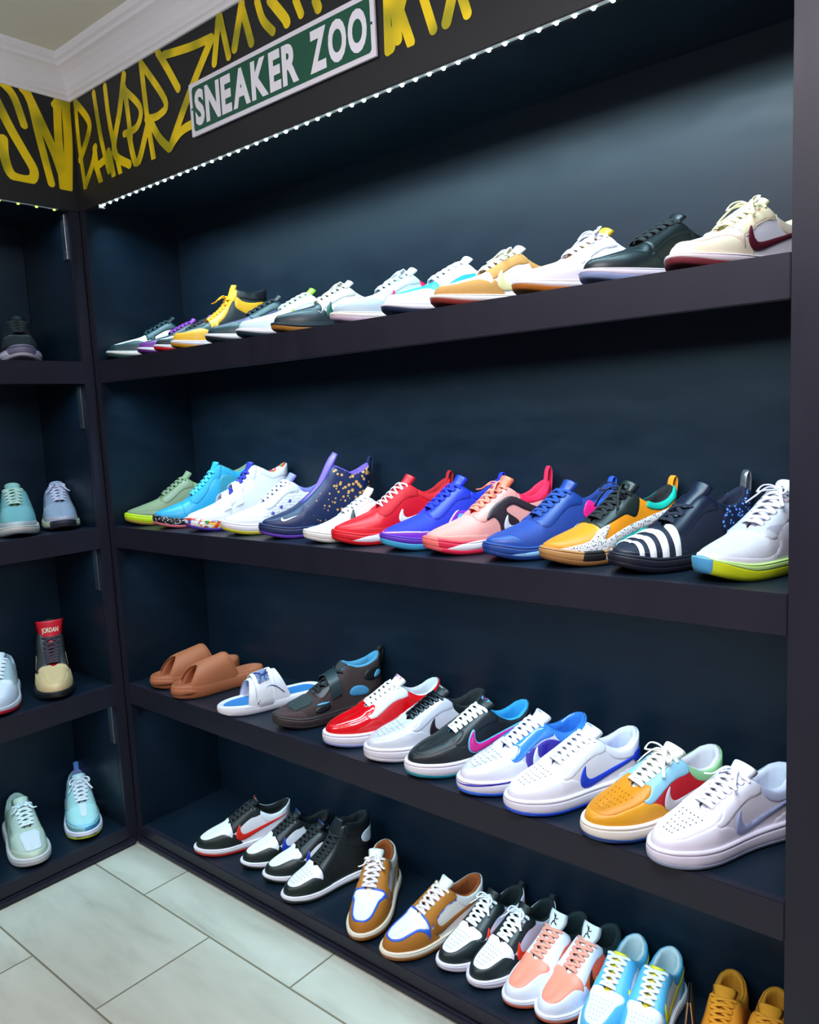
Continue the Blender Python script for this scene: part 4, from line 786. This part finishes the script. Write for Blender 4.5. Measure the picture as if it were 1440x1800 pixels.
for i, (x, y, h, lb) in enumerate(((.118, .006, 78, 'tan brown foam slide at the corner end of the third shelf'), (.250, -.010, 76, 'tan brown foam slide beside the white slide'))):
    t = thing('foam_slide', lb, 'slide', (x, y, ZC+.0002), math.radians(h), GC)
    col = 'a8603c'; foot = 1 if i else -1
    slide_sole(t, .28, .15, .155, col, foot, dish=.05)
    slide_upper(t, .28, col, lambda e: .07+.21*(1-e)**.75, lambda e: .60+.10*e**2, .27, .385, .13, .04, foot=foot)
    # toe bumper closing the front below the opening
    Ot = outline(70, foot); On = outnormals(Ot); idx = [k for k in range(-22, 23)]; V = []; n = 0
    for k in idx:
        p, q = Ot[k], On[k]; f = max(.12, 1-(abs(k)/22.5)**2)**.5
        for off, z in ((.010, .05), (.016, .09), (.010, .122), (-.008, .130), (-.024, .115), (-.028, .07)): V.append((p[0]+q[0]*off*f, p[1]+q[1]*off*f, .05+(z-.05)*f))
    Fc = [(a*6+b, a*6+(b+1) % 6, (a+1)*6+(b+1) % 6, (a+1)*6+b) for a in range(len(idx)-1) for b in range(6)]+[tuple(range(6))[::-1], tuple(range(len(V)-6, len(V)))]
    link_mesh('toe_bumper', np.array(V)*.28, Fc, M_(col, 'foam'), t, True, True)
t = thing('strap_slide', 'white strap slide with blue footbed and navy piping', 'slide', (.466, -.012, ZC+.0002), math.radians(66), GC)
slide_sole(t, .29, .10, .12, 'e6e4ec', 1, '2f7cc0', .02)
st = slide_upper(t, .29, 'e8e6ee', lambda e: .30-.06*e, lambda e: .56+.12*e**2, .22, .36, .09, .02, 'strap')
so = slide_upper(t, .296, 'f0eff4', lambda e: .315, lambda e: .50, .255, .385, .12, .014, 'velcro_flap', rows=8)
V, F = [], []
def onband(x, t, off=.0):
    o2 = outline(200, 1); wl = np.interp(x, o2[:201, 0], o2[:201, 1]); h = .255+(.385-.255)*.45*np.interp(x, (.12, .3), (0, 1))+(.385-.255)*.55*np.interp(x, (.3, .6), (0, 1)); an = t*PI/2
    return (x, math.copysign(abs(math.sin(an))**.8*(wl+.006+off), t), .06+(h+off-.06)*abs(math.cos(an))**.72)
V, F = [], []
for k in range(8):
    t0 = -.46+k*.07; o = len(V); V += [onband(.345, t0, .003), onband(.345, t0+.035, .003), onband(.455, t0+.035, .003), onband(.455, t0, .003)]; F.append((o, o+1, o+2, o+3))
link_mesh('flap_stripes', np.array(V)*.296, F, M_('24458c'), so, False)
V, F = [], []
for pl in JUMP: o = len(V); V += [onband(.34+.12*p[1], .08-.54*p[0], .006) for p in pl]; F.append(tuple(range(o, o+len(pl))))
link_mesh('flap_emblem', np.array(V)*.296, F, M_('16306c'), so, False)
Lt = outline(70, 1); V, F = join_geo([ribbon_geo([(p[0], p[1]*1.035, .068+.02*p[0]) for p in Lt[0:141:4]], .003, .003, (0, 0, 1), 2), ribbon_geo([(.33, -.165, .09), (.40, -.150, .18), (.45, -.135, .235), (.52, -.133, .225), (.60, -.135, .15)], .004, .004, (0, -1, 0), 5)])
link_mesh('piping', np.array(V)*.29, F, M_('24407c'), t, True)

def rowD(label, x, y, h, c, kind='dunk', nm='sneaker', **k):
    L = k.pop('L', .29)
    return shoe(kind, nm, label, 'sneaker', (x, y, ZD+.0002), h, L, c, group=GD, NS=100, **k)
PANDA = dict(base='e9e8ee', toe_box='eeedf0', mudguard='14201f', eyestay='151d20', heel_counter='14201f', mid='eae6f0', out='1a2622', lining='12181c', tongue='141a1e', lace='10171a')
tl = lambda c1, c2: [('tongue_label', [(0, 0), (0, 1), (1, 1), (1, 0)], c2, .78, .97, .5), ('tongue_logo', MINI, c1, .83, .92, .4)]
rowD('black and white low sneaker with red swoosh and red outsole', 0.284, 0.000, 60, dict(PANDA, collar='e9e8ee', out='d02a22'), extra=[SWN('e0281c', .0, .0)], marks=tl('2a1a1a', 'e8604a'))
rowD('black and white low sneaker with blue tongue label, left of its pair', 0.455, 0.035, 66, dict(PANDA, collar='14191c'), extra=[('swoosh', 'side', sw(), '1c3cb0', 2)], marks=tl('0c1c60', '1c44c8'), perf=PERF[:0], L=0.27)
rowD('black and white low sneaker with blue tongue label, right of its pair', 0.557, 0.030, 66, dict(PANDA, collar='14191c'), extra=[('swoosh', 'side', sw(), '1c3cb0', 2)], marks=tl('0c1c60', '1c44c8'), foot=-1, L=0.27)
rowD('black and white high-top sneaker with black laces and perforated white toe', 0.677, -0.006, 76, dict(PANDA, base='12191c', collar='12181c', ankle_panel='10161a', perf='4a4c50'), kind='dunk_high', nm='high_top_sneaker', perf=PERF, extra=[('heel_tab', 'side', [(.86, .36), (1.3, .36), (1.3, .50), (.86, .48)], 'e4e2ec', 3)], L=.275)
BR = dict(base='e9e4dc', toe_box='ebe7e2', mudguard='a8691c:suede', eyestay='a8691c:suede', heel_counter='a8691c:suede', collar='e4dfdc', mid='eae0cc', out='9a5c1a', lining='9c4c1c', tongue='e8e2d8', lace='e2d2d2', piping='2c5cc8')
rowD('brown suede and white low sneaker with blue piping, left of the pair, facing forward', 0.945, -0.007, 117, BR, extra=[SWN('a8691c:suede')], marks=tl('1c6cd0', 'e9e4dc'), bow=.35, foot=-1)
rowD('brown suede and white low sneaker with blue piping, right of the pair, turned sideways', 1.028, -0.012, 72, BR, extra=[SWN('9a5f1a:suede')], marks=tl('1c6cd0', 'e9e4dc'))
BK = dict(base='dcd6ea', toe_box='eceaf2', mudguard='142022', eyestay='142022', heel_counter='dcd6ea', mid='e8e2f0', out='e0dcea', lining='142022', tongue='16211f', lace='eef0f4', perf='50525a')
rowD('black and white low sneaker with red-orange swoosh and white laces, left of its pair', 1.156, 0.036, 77, BK, extra=[SWN('f0341c')], bow=.7, perf=PERF, foot=-1, tab=('142022', .03), L=0.265)
rowD('black and white low sneaker with red-orange swoosh and white laces, right of its pair', 1.243, 0.034, 77, BK, extra=[SWN('f0341c')], bow=.7, perf=PERF, tab=('142022', .03), L=0.265)
PK = dict(base='f06a50', toe_box='f4987e', mudguard='e2e4f2', eyestay='e6e6f2', heel_counter='e2e4f2', collar='1c2a2c', mid='e4e4f2', out='ea7a5c', lining='16282c', tongue='eeeef2', lace='f0a08c')
rowD('salmon pink and white low sneaker with white emblem tongue, left of its pair', 1.337, 0.032, 80, PK, extra=[SWN('16181c', .04)], marks=[('tongue_emblem', JUMP, '15181c', .66, .93, .35)], foot=-1, over=dict(tong=TY['dunk']['tong'][:4]+[(.61, .475, .09), (.64, .535, .085)]), L=0.262)
rowD('salmon pink and white low sneaker with white emblem tongue, right of its pair', 1.415, 0.036, 80, PK, extra=[SWN('16181c', .04)], marks=[('tongue_emblem', JUMP, '15181c', .66, .93, .35)], over=dict(tong=TY['dunk']['tong'][:4]+[(.61, .475, .09), (.64, .535, .085)]), L=0.262)
LB = dict(base='e4e6ea', toe_box='e6eaf0', mudguard='58b4e2', eyestay='58b4e2', heel_counter='58b4e2', collar='58b4e2', mid='e8eaf0', out='e8eaf0', lining='d3dfe4', tongue='ecd81c', lace='eceef2', insole='86c6d0', perf='7aa8c0')
LBT = dict(tong=[(.35, .235, .034), (.42, .285, .048), (.5, .35, .056), (.565, .395, .060), (.595, .415, .066), (.605, .424, .058)])
rowD('light blue and white low sneaker with yellow tongue, left of its pair', 1.518, 0.036, 91, LB, extra=[SWN('ead81a')], over=LBT, perf=PERF, foot=-1, L=0.258)
rowD('light blue and white low sneaker with yellow tongue, right of its pair', 1.601, 0.04, 93, LB, extra=[SWN('ead81a')], over=LBT, perf=PERF, L=0.258)
MU = {q: 'c87a08:suede' for q in ('base', 'toe_box', 'mudguard', 'eyestay', 'heel_counter', 'collar')}; MU.update(mid='c07808', out='a8640c', lining='c47a10', tongue='cf820e:suede', lace='d0830c')
rowD('mustard yellow suede sneaker, left of its pair beside the cardboard tag', 1.745, 0.04, 97, MU, kind='af1', foot=-1, L=0.255)
rowD('mustard yellow suede sneaker, right of its pair against the right post', 1.825, 0.04, 96, MU, kind='af1', L=0.255)
# folded cardboard hang tag between the blue and mustard shoes
ht = thing('hang_tag', 'dark folded cardboard tag with tan edges between the light blue and mustard sneakers', 'tag', (1.678, .145, ZD), math.radians(19))
def slab(name, pts, th_, m, par):
    a = np.array(pts, float); n = np.cross(a[1]-a[0], a[2]-a[0]); n /= np.linalg.norm(n); V = list(a+n*th_/2)+list(a-n*th_/2); k = len(a)
    return link_mesh(name, V, [tuple(range(k)), tuple(range(k, 2*k))[::-1]]+[(i, k+i, k+(i+1) % k, (i+1) % k) for i in range(k)], m, par, False)
for s in (-1, 1): slab('card_leaf', [(s*.014, -.03, 0), (s*.014, .03, 0), (s*.002, .03, .125), (s*.002, -.03, .125)], .0016, mat('1c120e', .6), ht)
for s in (-1, 1): slab('card_edge', [(s*.0143, -.0325, 0), (s*.0143, -.030, 0), (s*.0022, -.030, .127), (s*.0022, -.0325, .127)], .0022, mat('b07a52', .6), ht)

# ---- shoes on the left unit
GL_ = 'shoes on the left unit'
def rowL(label, x, y, z, h, c, kind='runner', nm='running_shoe', **k):
    L = k.pop('L', .295)
    return shoe(kind, nm, label, 'sneaker', (x, y, z+.0002), h, L, c, group=GL_, **k)
rowL('black runner with chunky pale grey toe sole on the top left shelf', -.04, -.200, ZA, 158, dict(base='0f1518:knit', mid='85809a', out='b9b6c4', lining='0a0d10', tongue='10161a', lace='0e1416'), sole=[('sole_pod', 'mid', [(-.1, .05), (-.1, .2), (.03, .2), (.06, .06)], '6a6680'), ('sole_pod', 'mid', [(.06, .04), (.1, .1), (.2, .09), (.3, .05)], 'c8c4d4')], over=dict(mt=[(0, .15), (.05, .14), (.15, .10), (.35, .1), (.6, .11), (.8, .13), (1, .16)]))
rowL('teal mesh runner at the photo edge on the second left shelf', -0.045, -.262, ZB, 158, dict(base='6fa8ac:knit', mid='c9c8c4', out='8a9498', lining='7aa8a4', tongue='86b0a8', lace='a8c2b4', toe=''), extra=[('mudguard', 'side', [(-.2, -.2), (-.2, .16), (.14, .14), (.3, .13), (.5, .1), (.5, -.2)], 'b0bcc0', 1), ('side_overlay', 'side', [(.4, .1), (.44, .26), (.6, .32), (.8, .28), (1.2, .3), (1.2, .1)], '5a96a0', 1)], foot=-1)
rowL('silver grey runner with dark V-shaped toe sole and pale green edges', -.055, -.125, ZB, 158, dict(base='8f9db4:knit', mid='c2ccac', out='2c2838', lining='8a94b4', tongue='98a8c0', lace='c4c4dc'), extra=[('mudguard', 'side', [(-.2, -.2), (-.2, .16), (.1, .15), (.28, .135), (.45, .1), (.45, -.2)], 'a4a4b4', 1), ('side_overlay', 'side', [(.36, .1), (.38, .26), (.6, .36), (.8, .3), (1.2, .34), (1.2, .1)], '7d98a8', 1)], sole=[('toe_wrap', 'mid', [(-.2, 0), (-.2, .3), (.03, .3), (.07, .03)], '2b2636')], bow=.6, L=.28)
tg_ = thing('hang_tag', 'yellow cardboard tag behind the silver grey runner', 'tag', (-.165, -.205, ZB), 0)
slab('card', [(0, -.02, 0), (0, .022, 0), (.0, .022, .078), (0, -.03, .078)], .0015, mat('cf9a18', .6), tg_)
rowL('white sneaker with grey-green overlays and red sole line at the photo edge', -.045, -.378, ZC, 152, dict(base='d4dce8', toe_box='dde3ee', mudguard='c4d0e0', eyestay='9fb4bc', heel_counter='9fb4bc', collar='c4d0e0', mid='c8ccd8', out='d01c34', lining='8090a0', tongue='d0dae4', lace='e0e6ec'), kind='dunk', nm='sneaker', foot=-1)
rowL('tan and dark olive high-top sneaker with red lettered tongue on the third left shelf', -.034, -.208, ZC, 156, dict(base='3a4038', toe_box='d3b98a', mudguard='d3b98a', eyestay='37393a', heel_counter='3a4038', collar='2c2c30', ankle_panel='26262c', mid='15181e', out='101318', lining='26242c', tongue='d01428', lace='38303a'), kind='dunk_high', nm='high_top_sneaker', foot=1,
     extra=[('side_panel', 'side', [(.26, .10), (.27, .17), (.38, .20), (.46, .17), (.44, .10)], 'cdb888', 2), ('side_panel', 'side', [(.5, .2), (.52, .30), (.62, .32), (.66, .24), (.6, .18)], 'c9bc84', 2)],
     over=dict(tong=[(.35, .235, .04), (.42, .29, .06), (.5, .37, .075), (.56, .46, .095), (.59, .56, .125), (.60, .66, .14)]), marks=[('tongue_lettering', 'JORDAN', 'eee4c0', .74, .86, .62)], L=.305, bow=None)
rowL('pale mint green mesh runner on the bottom left shelf', -.035, -.315, ZD, 166, dict(base='b4c6b8:knit', mid='cbc9cc', out='b8b4b8', lining='a8bcae', tongue='b8ccbc', lace='dce8ea'), extra=[('mudguard', 'side', [(-.2, -.2), (-.2, .17), (.1, .15), (.28, .135), (.45, .11), (.45, -.2)], 'bccab4', 1), ('side_overlay', 'side', [(.34, .1), (.36, .25), (.5, .32), (.62, .33), (.9, .3), (1.2, .34), (1.2, .1)], 'a2b9a4', 1), ('toe_patch', 'top', [(.08, -.06), (.2, -.08), (.3, -.08), (.3, .08), (.2, .08), (.08, .06)], 'd0d6dc:knit', 2)], over=dict(hf=.01, flare=.01), bow=.3)
rowL('pale mint green mesh runner cut off by the photo edge on the bottom left shelf', -.045, -.46, ZD, 168, dict(base='b4c6b8:knit', mid='cbc9cc', out='b8c070', lining='a8bcae', tongue='b8ccbc', lace='dce8ea'), foot=-1)
rowL('light blue and mint runner with white wavy sole and blue heel pull tab', -.050, -.155, ZD, 157, dict(base='a8dcdc:knit', mid='dedcec', out='c8d838', lining='8494c8', tongue='c0e0e0', lace='e8eef6'), extra=[('lower_band', 'side', [(-.2, -.2), (-.2, .150), (.12, .145), (.3, .14), (.6, .16), (1.2, .2), (1.2, -.2)], '4aa0cc', 1), ('middle_band', 'side', [(-.2, .155), (.1, .165), (.3, .17), (.6, .2), (1.2, .25), (1.2, .22), (.6, .17), (.3, .15), (.1, .15), (-.2, .14)], '86c8dc', 2), ('tongue_window', 'top', [(.2, -.03), (.3, -.035), (.36, -.03), (.36, .03), (.3, .035), (.2, .03)], 'd4e4e8', 2)], sole=[('toe_inlay', 'mid', [(-.2, .0), (-.2, .075), (.02, .075), (.05, .0)], '1c1c20')], tab=('6a94e0', .08), bow=.8)
